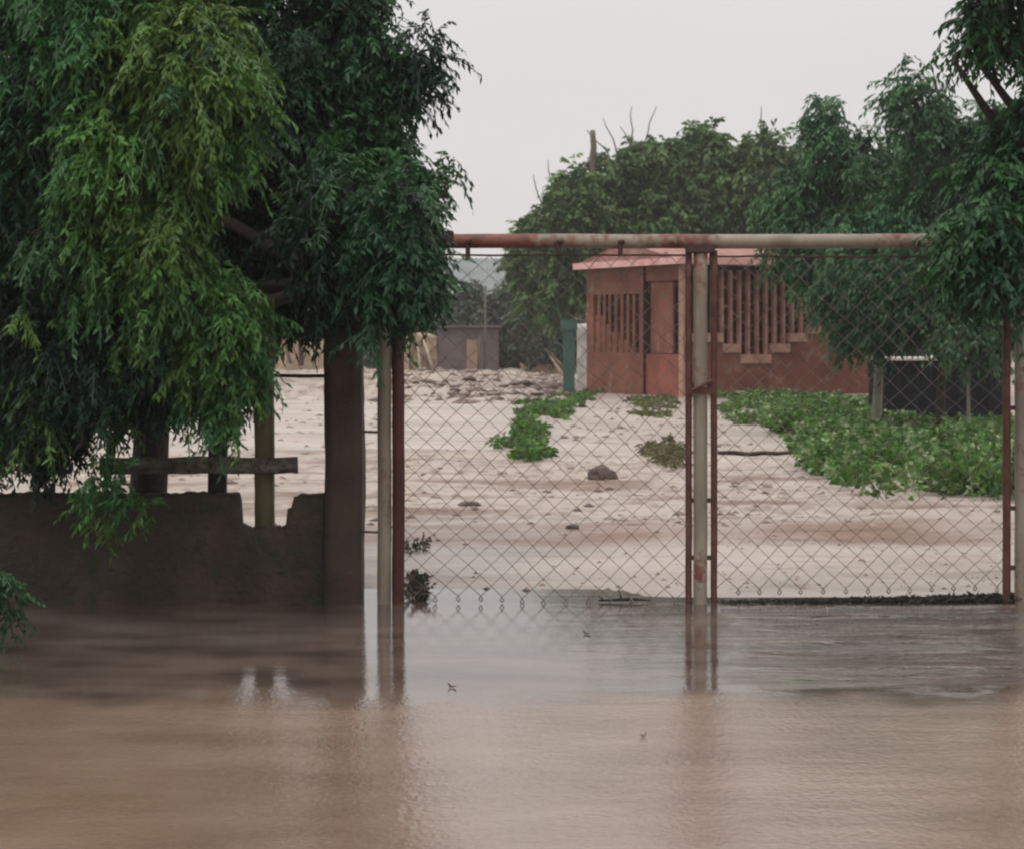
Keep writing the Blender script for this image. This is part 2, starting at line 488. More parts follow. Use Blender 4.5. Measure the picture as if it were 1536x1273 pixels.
xs = np.concatenate([np.linspace(-600, -22, 20)[:-1], np.linspace(-22, 26, 440), np.linspace(26, 600, 20)[1:]])
ys = np.concatenate([np.linspace(-100, 2, 16)[:-1], np.linspace(2, 14, 30)[:-1], np.linspace(14, 32, 240)[:-1], np.linspace(32, 85, 260)[:-1], np.linspace(85, 1400, 24)])
def clods(n, y0, y1, size, seed, pxr=(600, 1520)):
    rng = np.random.default_rng(seed)
    y = rng.uniform(y0, y1, n*3); px = rng.uniform(pxr[0], pxr[1], n*3)
    x = (px-768)/F*y
    m = rng.random(n*3) < (vnoise(x*1.1+60, y*0.7+60, seed)+0.5)**1.6
    x, y = x[m][:n], y[m][:n]; n = len(x)
    z = ground_h(x, y)
    r = size * rng.uniform(0.3, 1.0, n)**2 + 0.012
    ang = np.arange(6) * PI/3
    V = np.zeros((n, 8, 3))
    jr = rng.uniform(0.7, 1.25, (n, 6))
    V[:, :6, 0] = x[:, None] + np.cos(ang) * r[:, None] * jr * 1.5
    V[:, :6, 1] = y[:, None] + np.sin(ang) * r[:, None] * jr * 1.2
    V[:, :6, 2] = z[:, None] - 0.01
    V[:, 6] = np.stack([x + rng.normal(0, 0.2, n)*r, y, z + r*rng.uniform(0.35, 0.8, n)], 1)
    V[:, 7] = np.stack([x, y, z - 0.02], 1)
    b = np.arange(n)*8
    Fc = np.concatenate([np.stack([b+i, b+(i+1) % 6, b+6], 1) for i in range(6)] + [np.stack([b+(i+1) % 6, b+i, b+7], 1) for i in range(6)])
    tn = rng.choice(3, n, p=(0.45, 0.3, 0.25))
    cc = np.array([(0.16, 0.11, 0.09), (0.27, 0.21, 0.175), (0.09, 0.06, 0.05)])[tn]
    return V.reshape(-1, 3), Fc, np.repeat(cc, 8, 0)
mc = NT('mud_clod'); at_ = mc.n.new('ShaderNodeAttribute'); at_.attribute_name = 'leafcol'; mc.set(at_.outputs['Color'], 0.6)
parts_ = [clods(480, 16.4, 27.5, 0.04, 91), clods(900, 46, 74, 0.20, 92, (560, 860)), clods(160, 12.6, 16, 0.014, 93), clods(350, 28, 46, 0.06, 94, (800, 1240)), clods(350, 16, 50, 0.07, 95, (150, 600))]
off_ = np.cumsum([0] + [len(p[0]) for p in parts_])
tag(np_mesh('mud_clods', np.concatenate([p[0] for p in parts_]), np.concatenate([p[1]+o_ for p, o_ in zip(parts_, off_)]), mc.m, np.concatenate([p[2] for p in parts_])), kind='stuff')
tag(grid_mesh('ground', xs, ys, ground_h, M['mud']), kind='structure')
wat = grid_mesh('water', np.linspace(-40, 45, 3), np.linspace(0.5, 70, 3), lambda x, y: x*0, M['water'])
tag(wat, kind='structure')

# ------------------------------------------------------------------ foliage
def unit(v):
    return v / np.maximum(np.linalg.norm(v, axis=-1, keepdims=True), 1e-9)

def fronds(P, D, L, nl, leafL, leafW, droop, col, rng, stem=0.003):
    """compound leaves: P,D (n,3), L (n,), col (n,3) -> verts, tri faces, colours"""
    n = len(P)
    t = (np.arange(nl) + 0.6) / nl
    t = np.broadcast_to(t, (n, nl)) + rng.normal(0, 0.02, (n, nl))
    g = np.zeros((n, nl, 3)); g[..., 2] = -1
    Lx = L[:, None, None]
    pos = P[:, None] + D[:, None] * (Lx * t[..., None]) + g * (Lx * droop * t[..., None]**2)
    tan = unit(D[:, None] + g * (2 * droop * t[..., None]))
    side = unit(np.cross(tan, np.array([0, 0, 1.0])) + rng.normal(0, 0.25, (n, nl, 3)))
    sgn = np.where(np.arange(nl) % 2 == 0, 1.0, -1.0)[None, :, None]
    ld = unit(tan * 0.75 + side * sgn * 0.8 + g * 0.35 + rng.normal(0, 0.22, (n, nl, 3)))
    nrm = unit(np.cross(ld, tan) + rng.normal(0, 0.35, (n, nl, 3)))
    wv = unit(np.cross(ld, nrm))
    ll = leafL * rng.uniform(0.65, 1.2, (n, nl, 1)) * (1 - 0.25*np.abs(t[..., None] - 0.45))
    ww = leafW * rng.uniform(0.75, 1.2, (n, nl, 1)) * 0.5
    a = pos
    tip = pos + ld * ll + g * ll * 0.15
    m1 = pos + ld * ll * 0.45 + wv * ww + nrm * ww * 0.25
    m2 = pos + ld * ll * 0.45 - wv * ww + nrm * ww * 0.25
    V = np.stack([a, m1, tip, m2], 2).reshape(-1, 3)
    q = np.arange(n * nl) * 4
    Fc = np.concatenate([np.stack([q, q+1, q+2], 1), np.stack([q, q+2, q+3], 1)])
    C = np.repeat(col, nl * 4, 0) * rng.uniform(0.85, 1.15, (n * nl, 1)).repeat(4, 0)
    # midrib of the frond as a thin strip
    if stem:
        tt = np.array([0, 0.5, 1.0])
        sp = P[:, None] + D[:, None]*(L[:, None, None]*tt[None, :, None]) + np.array([0, 0, -1.0])*(L[:, None, None]*droop*tt[None, :, None]**2)
        off = np.array([stem, 0, 0.0])
        SV = np.stack([sp - off, sp + off], 2).reshape(-1, 3)
        b = np.arange(n) * 6 + len(V)
        SF = np.concatenate([np.stack([b+i, b+i+1, b+i+3], 1) for i in (0, 2)] + [np.stack([b+i, b+i+3, b+i+2], 1) for i in (0, 2)])
        V = np.concatenate([V, SV]); Fc = np.concatenate([Fc, SF]); C = np.concatenate([C, np.repeat(col * 0.9, 6, 0)])
    return V, Fc, C

def crown(blobs, n_spray, fps, frondL, nl, leafL, leafW, droop, cols, seed, inner=0.35, down=0.35, sprayR=0.5, stem=0.003, clump=9, clumpR=0.42, lump=(0.82, 1.12)):
    """blobs: (centre, radii, weight, colour index or None). Fronds in sprays through the ellipsoids."""
    rng = np.random.default_rng(seed)
    cs = np.array([list(b[0]) for b in blobs]); rs = np.array([list(b[1]) for b in blobs])
    w = np.array([(b[1][0]*b[1][1]*b[1][2])**(2/3) * b[2] for b in blobs]); w /= w.sum()
    k = rng.choice(len(blobs), n_spray, p=w)
    u = unit(rng.normal(0, 1, (n_spray, 3)))
    rad = np.where(rng.random(n_spray) < inner, rng.uniform(0.15, 0.8, n_spray), rng.uniform(0.78, 1.03, n_spray))
    # sprays gather into clumps on a lumpy shell, so that dark gaps open between them
    nc = max(6, n_spray // clump)
    kc = rng.choice(len(blobs), nc, p=w)
    uc = unit(rng.normal(0, 1, (nc, 3)))
    rc = np.where(rng.random(nc) < inner, rng.uniform(0.1, 0.75, nc), rng.uniform(0.75, 1.0, nc)) * rng.uniform(*lump, nc)
    rse = np.maximum(rs - 0.45 * frondL, rs * 0.3)
    cc = cs[kc] + uc * rc[:, None] * rse[kc] + np.array([0, 0, droop * 0.25 * frondL])
    pick = rng.integers(0, nc, n_spray)
    k = kc[pick]
    u = unit(uc[pick] + rng.normal(0, 0.35, (n_spray, 3)))
    S = cc[pick] + rng.normal(0, 1, (n_spray, 3)) * frondL * clumpR * np.array([1, 1, 1.25])
    tone = rng.uniform(0.72, 1.28, nc)[pick]
    cols = np.array(cols)
    ci = np.array([(-1 if b[3] is None else b[3]) for b in blobs])[k]
    rnd = rng.integers(0, min(len(cols), 4), n_spray)
    c = cols[np.where((ci < 0) | (rng.random(n_spray) < 0.20), rnd, np.minimum(ci, len(cols)-1))]
    c = c * tone[:, None] * rng.uniform(0.85, 1.15, (n_spray, 1))
    P = np.repeat(S, fps, 0); U = np.repeat(u, fps, 0)
    n = len(P)
    D = unit(U * 0.6 + rng.normal(0, sprayR, (n, 3)) + np.array([0, 0, -down]))
    P = P + rng.normal(0, frondL * 0.12, (n, 3))
    L = frondL * rng.uniform(0.6, 1.2, n)
    C = np.repeat(c, fps, 0) * rng.uniform(0.85, 1.15, (n, 1))
    return fronds(P, D, L, nl, leafL, leafW, droop, C, rng, stem)

def limb(mb, a, b, r0, r1, seed=0, bend=0.12, seg=7):
    a, b = Vector(a), Vector(b)
    n = 7
    ln = (b - a).length
    pts, rs = [], []
    for i in range(n + 1):
        t = i / n
        p = a.lerp(b, t) + mnoise.noise_vector(Vector((seed*3.1 + t*2.2, seed, t))) * bend * ln * math.sin(PI*t)
        p.z += math.sin(PI*t) * 0.06 * ln
        pts.append(p); rs.append(r0 + (r1-r0)*t)
    mb.tube(pts, rs, seg)

def tree(name, label, base, fork_h, r, blobs, bark, leafm, ck, group=None, extra_limbs=(), cat='tree', lean=(0, 0)):
    """thing > trunk (with limbs), crown"""
    t = thing(name, label, cat, tuple(base), group)
    mb = MB()
    fork = Vector(base) + Vector((lean[0], lean[1], fork_h))
    pts, rs = [], []
    for i in range(9):
        q = i / 8
        p = Vector(base).lerp(fork, q) + mnoise.noise_vector(Vector((base[0]*2, q*1.7, base[1]))) * r * 0.9 * math.sin(PI*q)
        p.z = base[2] - 0.15 + (fork_h + 0.15) * q
        pts.append(p); rs.append(r * (1.25 - 0.45*q) if q < 0.2 else r * (1.16 - 0.32*q))
    mb.tube(pts, rs, 12)
    for i, b in enumerate(blobs):
        limb(mb, fork - Vector((0, 0, r*0.5)), b[0], r*0.55, r*0.10, seed=i + base[0])
        rg = random.Random(i * 17 + int(base[0] * 10))
        for j in range(3):
            tip = Vector(b[0]) + Vector((rg.uniform(-1, 1)*b[1][0], rg.uniform(-1, 1)*b[1][1], rg.uniform(-0.4, 1)*b[1][2])) * 0.8
            limb(mb, Vector(b[0]), tip, r*0.16, r*0.04, seed=i*7+j, seg=5)
    for (a, b, r0, r1) in extra_limbs:
        limb(mb, a, b, r0, r1, seed=a[0]*5, bend=0.08, seg=5)
    mb.build('trunk', bark, t, smooth=True)
    V, Fc, C = crown(blobs, **ck)
    np_mesh('crown', V, Fc, leafm, C, t, tuple(base))
    return t

def B(px, py, Y, rx, rz, ry=None, w=1.0, ci=None):
    """crown lobe: photo position and radii in photo pixels at distance Y, depth radius in metres"""
    s = Y / F
    return (W(px, py, Y), (rx*s, ry if ry else (rx+rz)*0.5*s, rz*s), w, ci)

DK = [(0.006, 0.026, 0.012), (0.016, 0.058, 0.024), (0.032, 0.096, 0.036), (0.009, 0.040, 0.018), (0.06, 0.12, 0.05)]
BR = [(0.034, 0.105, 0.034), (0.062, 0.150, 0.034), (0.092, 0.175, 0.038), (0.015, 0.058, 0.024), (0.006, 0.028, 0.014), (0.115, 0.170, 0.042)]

# A: bright weeping crown at the left
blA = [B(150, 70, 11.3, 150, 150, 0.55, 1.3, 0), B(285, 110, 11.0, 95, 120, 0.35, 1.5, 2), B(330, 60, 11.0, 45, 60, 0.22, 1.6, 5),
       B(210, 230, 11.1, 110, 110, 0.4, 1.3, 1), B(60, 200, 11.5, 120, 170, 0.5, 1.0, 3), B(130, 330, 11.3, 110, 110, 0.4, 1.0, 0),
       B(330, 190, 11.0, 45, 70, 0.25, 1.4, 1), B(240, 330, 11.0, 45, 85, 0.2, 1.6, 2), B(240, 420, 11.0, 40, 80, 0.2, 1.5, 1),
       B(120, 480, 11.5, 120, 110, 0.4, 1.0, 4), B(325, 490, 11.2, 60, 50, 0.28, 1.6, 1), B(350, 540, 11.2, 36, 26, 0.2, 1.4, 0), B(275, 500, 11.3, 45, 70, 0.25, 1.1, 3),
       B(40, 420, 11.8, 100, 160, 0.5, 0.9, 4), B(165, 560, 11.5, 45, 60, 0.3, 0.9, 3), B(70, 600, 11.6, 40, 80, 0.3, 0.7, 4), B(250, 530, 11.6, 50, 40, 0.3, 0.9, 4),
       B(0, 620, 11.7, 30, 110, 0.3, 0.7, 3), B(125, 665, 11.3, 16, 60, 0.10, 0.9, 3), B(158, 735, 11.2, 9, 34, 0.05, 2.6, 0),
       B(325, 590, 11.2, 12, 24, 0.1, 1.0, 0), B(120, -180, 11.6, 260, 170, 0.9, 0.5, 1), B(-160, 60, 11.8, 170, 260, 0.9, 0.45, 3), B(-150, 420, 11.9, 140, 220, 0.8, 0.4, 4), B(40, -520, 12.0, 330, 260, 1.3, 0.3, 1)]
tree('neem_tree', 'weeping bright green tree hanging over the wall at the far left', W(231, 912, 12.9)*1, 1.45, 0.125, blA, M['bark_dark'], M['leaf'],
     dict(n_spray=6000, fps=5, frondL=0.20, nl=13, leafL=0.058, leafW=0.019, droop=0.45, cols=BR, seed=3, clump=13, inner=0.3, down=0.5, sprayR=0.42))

# B: darker, denser tree beside the gate
blB = [B(440, 130, 13.8, 130, 150, 0.7, 1.0, None), B(570, 115, 13.6, 50, 50, 0.3, 1.3, 2), B(625, 85, 13.5, 34, 22, 0.15, 1.5, 0), B(540, 230, 13.6, 70, 80, 0.4, 1.2, 2), B(615, 285, 13.5, 46, 45, 0.25, 1.3, 2),
       B(668, 290, 13.4, 20, 30, 0.12, 1.6, 3), B(585, 340, 13.5, 56, 60, 0.35, 1.2, 2), B(480, 330, 14.0, 130, 105, 0.6, 1.0, 0), B(400, 250, 14.3, 140, 170, 0.6, 0.9, 0),
       B(360, 400, 14.2, 90, 60, 0.5, 1.0, 0), B(425, 425, 13.9, 50, 36, 0.3, 1.1, 3), B(570, 420, 13.3, 50, 42, 0.25, 1.3, 1), B(596, 400, 13.3, 30, 40, 0.18, 1.3, 1), B(585, 435, 13.2, 20, 26, 0.12, 1.2, 1),
       B(530, 0, 13.8, 50, 60, 0.45, 1.0, 1), B(360, -90, 14.2, 200, 130, 0.9, 0.6, None), B(250, 150, 14.6, 180, 230, 0.8, 0.7, 0), B(250, 430, 14.4, 150, 110, 0.6, 0.8, 0), B(120, 520, 14.2, 150, 120, 0.6, 0.8, 0),
       B(340, -360, 14.4, 240, 210, 1.2, 0.35, 1), B(20, 250, 14.6, 200, 330, 0.8, 0.6, 0), B(505, 440, 13.9, 40, 32, 0.25, 1.0, 0), B(40, 570, 14.0, 90, 50, 0.5, 0.8, 0)]
blB += [B(560, 385, 11.6, 56, 56, 0.25, 1.5, 1), B(510, 375, 11.6, 56, 60, 0.25, 1.4, 0), B(595, 335, 11.7, 46, 50, 0.25, 1.4, 2), B(510, 300, 11.8, 66, 60, 0.3, 1.2, 2), B(485, 415, 11.6, 36, 36, 0.2, 1.2, 0), B(606, 400, 11.5, 20, 38, 0.15, 1.4, 1)]
tree('neem_tree', 'dark dense tree beside the gate overhanging its left end', W(517, 905, 13.3)*1, 2.15, 0.10, blB, M['bark_dark'], M['leaf'],
     dict(n_spray=6200, fps=5, frondL=0.22, nl=12, leafL=0.065, leafW=0.023, droop=0.40, cols=DK, seed=5, clump=14, inner=0.35, down=0.35, sprayR=0.5))

tree('shrub', 'small green shrub poking up from the flood at the bottom left corner', G(-28, 985), 0.12, 0.012, [B(-5, 905, 10.2, 26, 30, 0.1, 1, 2), B(-40, 890, 10.2, 36, 40, 0.15, 1, 1)], M['bark_dark'], M['leaf'],
     dict(n_spray=46, fps=4, frondL=0.14, nl=9, leafL=0.045, leafW=0.016, droop=0.5, cols=DK[:4], seed=77, inner=0.3, down=0.1, clump=5), cat='shrub')

# C: tall tree at the right edge, in front of the beam end
blC = [B(1500, 60, 12.3, 50, 45, 0.25, 1.2, None), B(1450, 75, 12.3, 28, 26, 0.14, 1.2, None), B(1432, 92, 12.3, 12, 22, 0.08, 1.0, 0), B(1560, 140, 12.3, 70, 90, 0.4, 1.0, None), B(1530, 220, 12.2, 60, 70, 0.35, 1.1, None),
       B(1500, 300, 12.2, 60, 55, 0.3, 1.2, None), B(1475, 365, 11.8, 45, 32, 0.2, 1.3, 2), B(1530, 375, 11.8, 45, 30, 0.2, 1.0, 1), B(1490, 385, 11.8, 40, 26, 0.2, 1.3, 0), B(1490, 20, 12.3, 30, 22, 0.15, 0.9, None), B(1510, -25, 12.3, 60, 30, 0.3, 0.8, None),
       B(1640, 100, 12.5, 110, 200, 0.7, 0.7, None), B(1640, 300, 12.5, 110, 110, 0.6, 0.7, None), B(1660, -180, 12.6, 200, 200, 0.9, 0.4, None)]
tree('neem_tree', 'tall dark tree at the right edge covering the right end of the beam', W(1660, 900, 12.8)*1, 2.2, 0.12, blC, M['bark_dark'], M['leaf'],
     dict(n_spray=1050, fps=5, frondL=0.21, nl=11, leafL=0.068, leafW=0.026, droop=0.55, cols=[(0.014, 0.052, 0.024), (0.026, 0.085, 0.032), (0.040, 0.115, 0.040), (0.018, 0.060, 0.030)], seed=8, clump=26, lump=(0.7, 1.25), inner=0.3, down=0.35, sprayR=0.5))

# yard trees on the right
DG = [(0.015, 0.060, 0.028), (0.024, 0.086, 0.034), (0.042, 0.118, 0.044), (0.060, 0.135, 0.062)]
gy = 'slender trees in the weedy yard'
bl1 = [B(1300, 324, 32, 100, 75, 1.0), B(1215, 324, 32, 55, 60, 0.6), B(1265, 199, 32, 26, 26, 0.3, 1.3), B(1245, 204, 32, 12, 34, 0.2, 1.3), B(1292, 229, 32, 20, 34, 0.25, 1.2), B(1245, 400, 31.5, 60, 40, 0.6), B(1300, 420, 31.2, 80, 70, 0.8),
       B(1290, 460, 31.2, 40, 34, 0.4), B(1310, 490, 31, 42, 40, 0.4), B(1340, 374, 31.5, 80, 80, 0.9), B(1325, 525, 31, 24, 20, 0.3), B(1305, 259, 32, 22, 20, 0.3)]
tree('yard_tree', 'slender tree with a drooping top on a pale thin trunk beside the black shed', G(1317, 652), 1.3, 0.075, bl1, M['bark_pale'], M['leaf'],
     dict(n_spray=1700, fps=6, frondL=0.34, nl=9, leafL=0.12, leafW=0.045, droop=0.6, cols=DG, seed=21, clump=32, clumpR=0.55, lump=(0.7, 1.25), inner=0.3, down=0.4, sprayR=0.45), gy)
bl2 = [B(1378, 160, 30.5, 30, 22, 0.3, 1.3), B(1365, 190, 30.5, 14, 20, 0.2, 1.2), B(1400, 180, 30.5, 12, 30, 0.2, 1.2), B(1385, 225, 30.5, 34, 30, 0.4), B(1435, 240, 30.5, 30, 26, 0.4), B(1420, 290, 30.5, 85, 70, 0.8), B(1480, 280, 30.5, 60, 90, 0.7), B(1400, 380, 30.2, 80, 70, 0.8), B(1480, 370, 30.2, 60, 80, 0.7),
       B(1400, 430, 30, 70, 50, 0.7), B(1345, 430, 30, 40, 60, 0.4)]
tree('yard_tree', 'dark leafy tree on a dark trunk standing before the middle of the black shed', G(1412, 657), 1.2, 0.07, bl2, M['bark_dark'], M['leaf'],
     dict(n_spray=1700, fps=6, frondL=0.34, nl=9, leafL=0.12, leafW=0.045, droop=0.55, cols=DG[:3], seed=22, clump=32, clumpR=0.55, lump=(0.7, 1.25), inner=0.3, down=0.35, sprayR=0.45), gy)
bl3 = [B(1475, 430, 29, 38, 36, 0.4, ci=3), B(1455, 480, 29, 36, 36, 0.35, ci=3), B(1495, 470, 29, 20, 40, 0.3, ci=2)]
tree('yard_tree', 'young tree with one very thin pale stem against the right half of the black shed', G(1453, 665), 1.5, 0.026, bl3, M['bark_pale'], M['leaf'],
     dict(n_spray=420, fps=5, frondL=0.34, nl=8, leafL=0.13, leafW=0.05, droop=0.6, cols=DG, seed=23, inner=0.3, down=0.4), gy)

# rounded trees behind the red building
OL = [(0.050, 0.100, 0.034), (0.074, 0.135, 0.044), (0.030, 0.068, 0.026), (0.105, 0.17, 0.066)]
bl4 = [B(1070, 322, 62, 100, 80, 2.0), B(960, 342, 61, 90, 72, 1.8), B(870, 342, 60, 55, 50, 1.2), B(825, 357, 60, 34, 34, 0.8), B(795, 367, 60, 22, 16, 0.5), B(990, 252, 61, 40, 30, 0.9, 1.2), B(1065, 234, 61, 42, 24, 0.9, 1.2), B(1130, 247, 61, 50, 26, 0.9, 1.1),
       B(915, 274, 60.5, 38, 28, 0.8, 1.1), B(865, 292, 60, 24, 18, 0.6, 1.1), B(835, 420, 59.5, 48, 45, 1.0), B(800, 400, 59.5, 32, 34, 0.7), B(1150, 312, 62, 60, 70, 1.4), B(880, 400, 60, 60, 50, 1.2), B(1000, 400, 62, 120, 60, 1.8)]
tw = []
for (x0, y0, x1, y1) in ((935, 250, 905, 178), (940, 250, 948, 160), (950, 245, 985, 160), (925, 250, 880, 195), (830, 330, 822, 240), (825, 330, 800, 262), (1190, 260, 1215, 150), (1180, 260, 1205, 190), (1135, 230, 1142, 160), (850, 300, 838, 258), (960, 240, 930, 190)):
    tw.append((W(x0, y0 + 15, 60.5), W(x1, y1, 60.5), 0.035, 0.012))
tw.append((W(893, 300, 60), W(889, 196, 60), 0.13, 0.085))
tree('broad_tree', 'broad olive green tree rising behind the red building with bare twigs on top', Vector((W(985, 500, 63).x, 63, 0.1)), 2.2, 0.28, bl4, M['bark_mid'], M['leaf_dull'],
     dict(n_spray=5200, fps=4, frondL=0.55, nl=7, leafL=0.24, leafW=0.11, droop=0.35, cols=OL, seed=31, clump=20, lump=(0.72, 1.22), inner=0.3, down=0.1, sprayR=0.55, stem=0.006), extra_limbs=tw)
bl5 = [B(1220, 300, 48, 60, 60, 1.2), B(1290, 300, 48, 70, 60, 1.2), B(1370, 290, 48, 80, 60, 1.2), B(1270, 350, 47, 70, 50, 1.0), B(1350, 360, 47, 90, 80, 1.2), B(1450, 360, 48, 90, 120, 1.5), B(1440, 450, 48, 90, 70, 1.2), B(1520, 400, 48, 80, 150, 1.5), B(1330, 470, 48, 60, 40, 1.0)]
tree('broad_tree', 'dark green tree standing in the second row right of the red building', Vector((W(1370, 500, 49).x, 49, 0.1)), 2.0, 0.2, bl5, M['bark_dark'], M['leaf_dull'],
     dict(n_spray=2100, fps=4, frondL=0.5, nl=7, leafL=0.2, leafW=0.09, droop=0.4, cols=DG, seed=33, clump=24, lump=(0.7, 1.2), inner=0.3, down=0.2, stem=0.005))

# far trees and bushes
HZ = [(0.060, 0.080, 0.058), (0.075, 0.098, 0.068), (0.050, 0.070, 0.052)]  # distance haze painted into the leaves: paler, greyer greens
far = 'hazy bushes at the far end of the yard'
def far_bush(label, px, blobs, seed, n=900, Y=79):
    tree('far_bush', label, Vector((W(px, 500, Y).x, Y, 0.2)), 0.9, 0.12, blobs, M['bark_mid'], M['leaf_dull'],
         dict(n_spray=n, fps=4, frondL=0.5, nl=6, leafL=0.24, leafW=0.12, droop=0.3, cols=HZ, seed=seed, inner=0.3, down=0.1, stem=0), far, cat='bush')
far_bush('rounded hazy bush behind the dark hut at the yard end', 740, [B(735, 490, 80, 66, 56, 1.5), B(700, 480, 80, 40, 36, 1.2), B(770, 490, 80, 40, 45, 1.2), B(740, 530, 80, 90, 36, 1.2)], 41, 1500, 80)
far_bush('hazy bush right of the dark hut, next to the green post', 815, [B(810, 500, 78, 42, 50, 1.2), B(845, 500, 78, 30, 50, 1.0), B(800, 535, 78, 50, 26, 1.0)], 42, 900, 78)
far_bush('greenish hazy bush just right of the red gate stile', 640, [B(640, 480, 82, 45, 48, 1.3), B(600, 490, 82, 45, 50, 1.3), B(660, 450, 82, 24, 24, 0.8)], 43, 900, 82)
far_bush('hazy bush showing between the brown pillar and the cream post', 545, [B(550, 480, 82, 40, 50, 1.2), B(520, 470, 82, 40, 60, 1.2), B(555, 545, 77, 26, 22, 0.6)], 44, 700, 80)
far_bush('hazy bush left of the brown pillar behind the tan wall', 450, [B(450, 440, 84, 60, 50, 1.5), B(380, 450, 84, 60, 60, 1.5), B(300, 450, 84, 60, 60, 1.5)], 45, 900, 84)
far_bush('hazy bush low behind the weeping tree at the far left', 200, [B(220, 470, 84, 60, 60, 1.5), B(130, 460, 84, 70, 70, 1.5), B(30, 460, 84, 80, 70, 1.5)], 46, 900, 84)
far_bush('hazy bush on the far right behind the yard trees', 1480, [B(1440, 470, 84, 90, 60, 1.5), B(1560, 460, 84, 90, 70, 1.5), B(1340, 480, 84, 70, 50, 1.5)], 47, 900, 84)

# ------------------------------------------------------------------ weeds
def in_poly(x, y, poly):
    inside = np.zeros(len(x), bool)
    n = len(poly)
    for i in range(n):
        x0, y0 = poly[i]; x1, y1 = poly[(i+1) % n]
        c = ((y0 > y) != (y1 > y)) & (x < (x1-x0)*(y-y0)/((y1-y0) if y1 != y0 else 1e-9) + x0)
        inside ^= c
    return inside

def weeds(name, pxpoly, n, h, leafL, leafW, cols, seed, kind=None, label=None, cat=None, group=None, edge=0.0, z0=0.03):
    rng = np.random.default_rng(seed)
    poly = [(G(*p).x, G(*p).y) for p in pxpoly]
    xs_ = [p[0] for p in poly]; ys_ = [p[1] for p in poly]
    P = np.zeros((0, 3))
    while len(P) < n:
        x = rng.uniform(min(xs_), max(xs_), 4*n); y = rng.uniform(min(ys_), max(ys_), 4*n)
        xe = x + vnoise(x*2.1+50, y*1.1+50, seed)*edge; ye = y + vnoise(x*1.3+90, y*1.7+20, seed+1)*edge*2
        m = in_poly(xe, ye, poly) & (rng.random(len(x)) < np.clip(2.6*(vnoise(x*1.3+50, y*0.9+50, seed+2)+0.5) - 0.35, 0.04, 1))
        # denser towards the near edge, which shows largest
        m &= rng.random(len(x)) < np.clip((min(ys_)+2)/y, 0.12, 1)**1.2
        P = np.concatenate([P, np.stack([x[m], y[m], np.full(m.sum(), z0)], 1)])
    P = P[:n]
    hh = h * (0.25 + 1.5*(vnoise(P[:, 0]*1.1+70, P[:, 1]*0.8+70, seed+3)+0.5)) * rng.uniform(0.6, 1.3, n) * np.clip(1.25 - (P[:, 1]-19)*0.045, 0.5, 1.25)
    D = unit(rng.normal(0, 0.45, (n, 3)) * np.array([1, 1, 0.2]) + np.array([0, 0, 1.0]))
    cols = np.array(cols)
    C = cols[rng.integers(0, len(cols), n)] * rng.uniform(0.75, 1.25, (n, 1))
    V, Fc, CC = fronds(P, D, hh, 6, leafL, leafW, 0.25, C, rng, 0.004)
    base = P.mean(0)
    o = np_mesh(name, V, Fc, M['leaf_dull'], CC, None, (base[0], base[1], 0))
    o.location = (base[0], base[1], 0)
    return tag(o, label, cat, group, kind)

WG = [(0.060, 0.140, 0.028), (0.088, 0.190, 0.038), (0.036, 0.092, 0.022), (0.078, 0.150, 0.034), (0.24, 0.32, 0.17)]
weeds('ground_cover', [(1090, 597), (1180, 600), (1330, 612), (1330, 650), (1520, 650), (1700, 640), (1700, 757), (1310, 757), (1308, 722), (1222, 718), (1200, 655), (1150, 640)],
      21000, 0.44, 0.11, 0.054, WG, 51, kind='stuff', edge=1.3)
gw = 'weed clumps on the pale mud'
weeds('weed_clump', [(742, 668), (760, 655), (815, 655), (822, 690), (790, 697), (752, 695)], 420, 0.20, 0.10, 0.05, WG[:3], 52, label='dark green weed clump nearest the gate on the left of the path', cat='weeds', group=gw, edge=0.5)
weeds('weed_clump', [(780, 640), (772, 622), (800, 606), (840, 594), (905, 592), (870, 606), (830, 628), (815, 655), (795, 655)], 620, 0.17, 0.13, 0.06, WG[:4], 53, label='long strip of weeds running back to the green post', cat='weeds', group=gw, edge=1.0)
weeds('weed_clump', [(945, 600), (1010, 600), (1015, 622), (990, 632), (950, 625)], 260, 0.16, 0.12, 0.05, [(0.12, 0.13, 0.05), (0.09, 0.11, 0.045)], 54, label='thin yellowish weeds in front of the red panel', cat='weeds', group=gw, edge=0.5)
weeds('weed_clump', [(968, 672), (1020, 660), (1035, 700), (1000, 712), (970, 690)], 260, 0.13, 0.08, 0.03, [(0.13, 0.12, 0.055), (0.09, 0.085, 0.04)], 55, label='brownish weeds beside the centre gate post, on the left', cat='weeds', group=gw, edge=0.3)
weeds('weed_clump', [(612, 905), (632, 900), (636, 885), (622, 868), (612, 868)], 44, 0.14, 0.05, 0.025, [(0.035, 0.040, 0.025), (0.07, 0.06, 0.045)], 56, label='small dark weed at the foot of the red gate stile', cat='weeds', group=gw, z0=-0.01)
weeds('weed_clump', [(612, 835), (640, 830), (640, 818), (620, 815), (612, 820)], 20, 0.13, 0.05, 0.02, [(0.05, 0.045, 0.03), (0.08, 0.065, 0.045)], 57, label='scrappy weed behind the red gate stile on the silt bank', cat='weeds', group=gw, z0=-0.01)

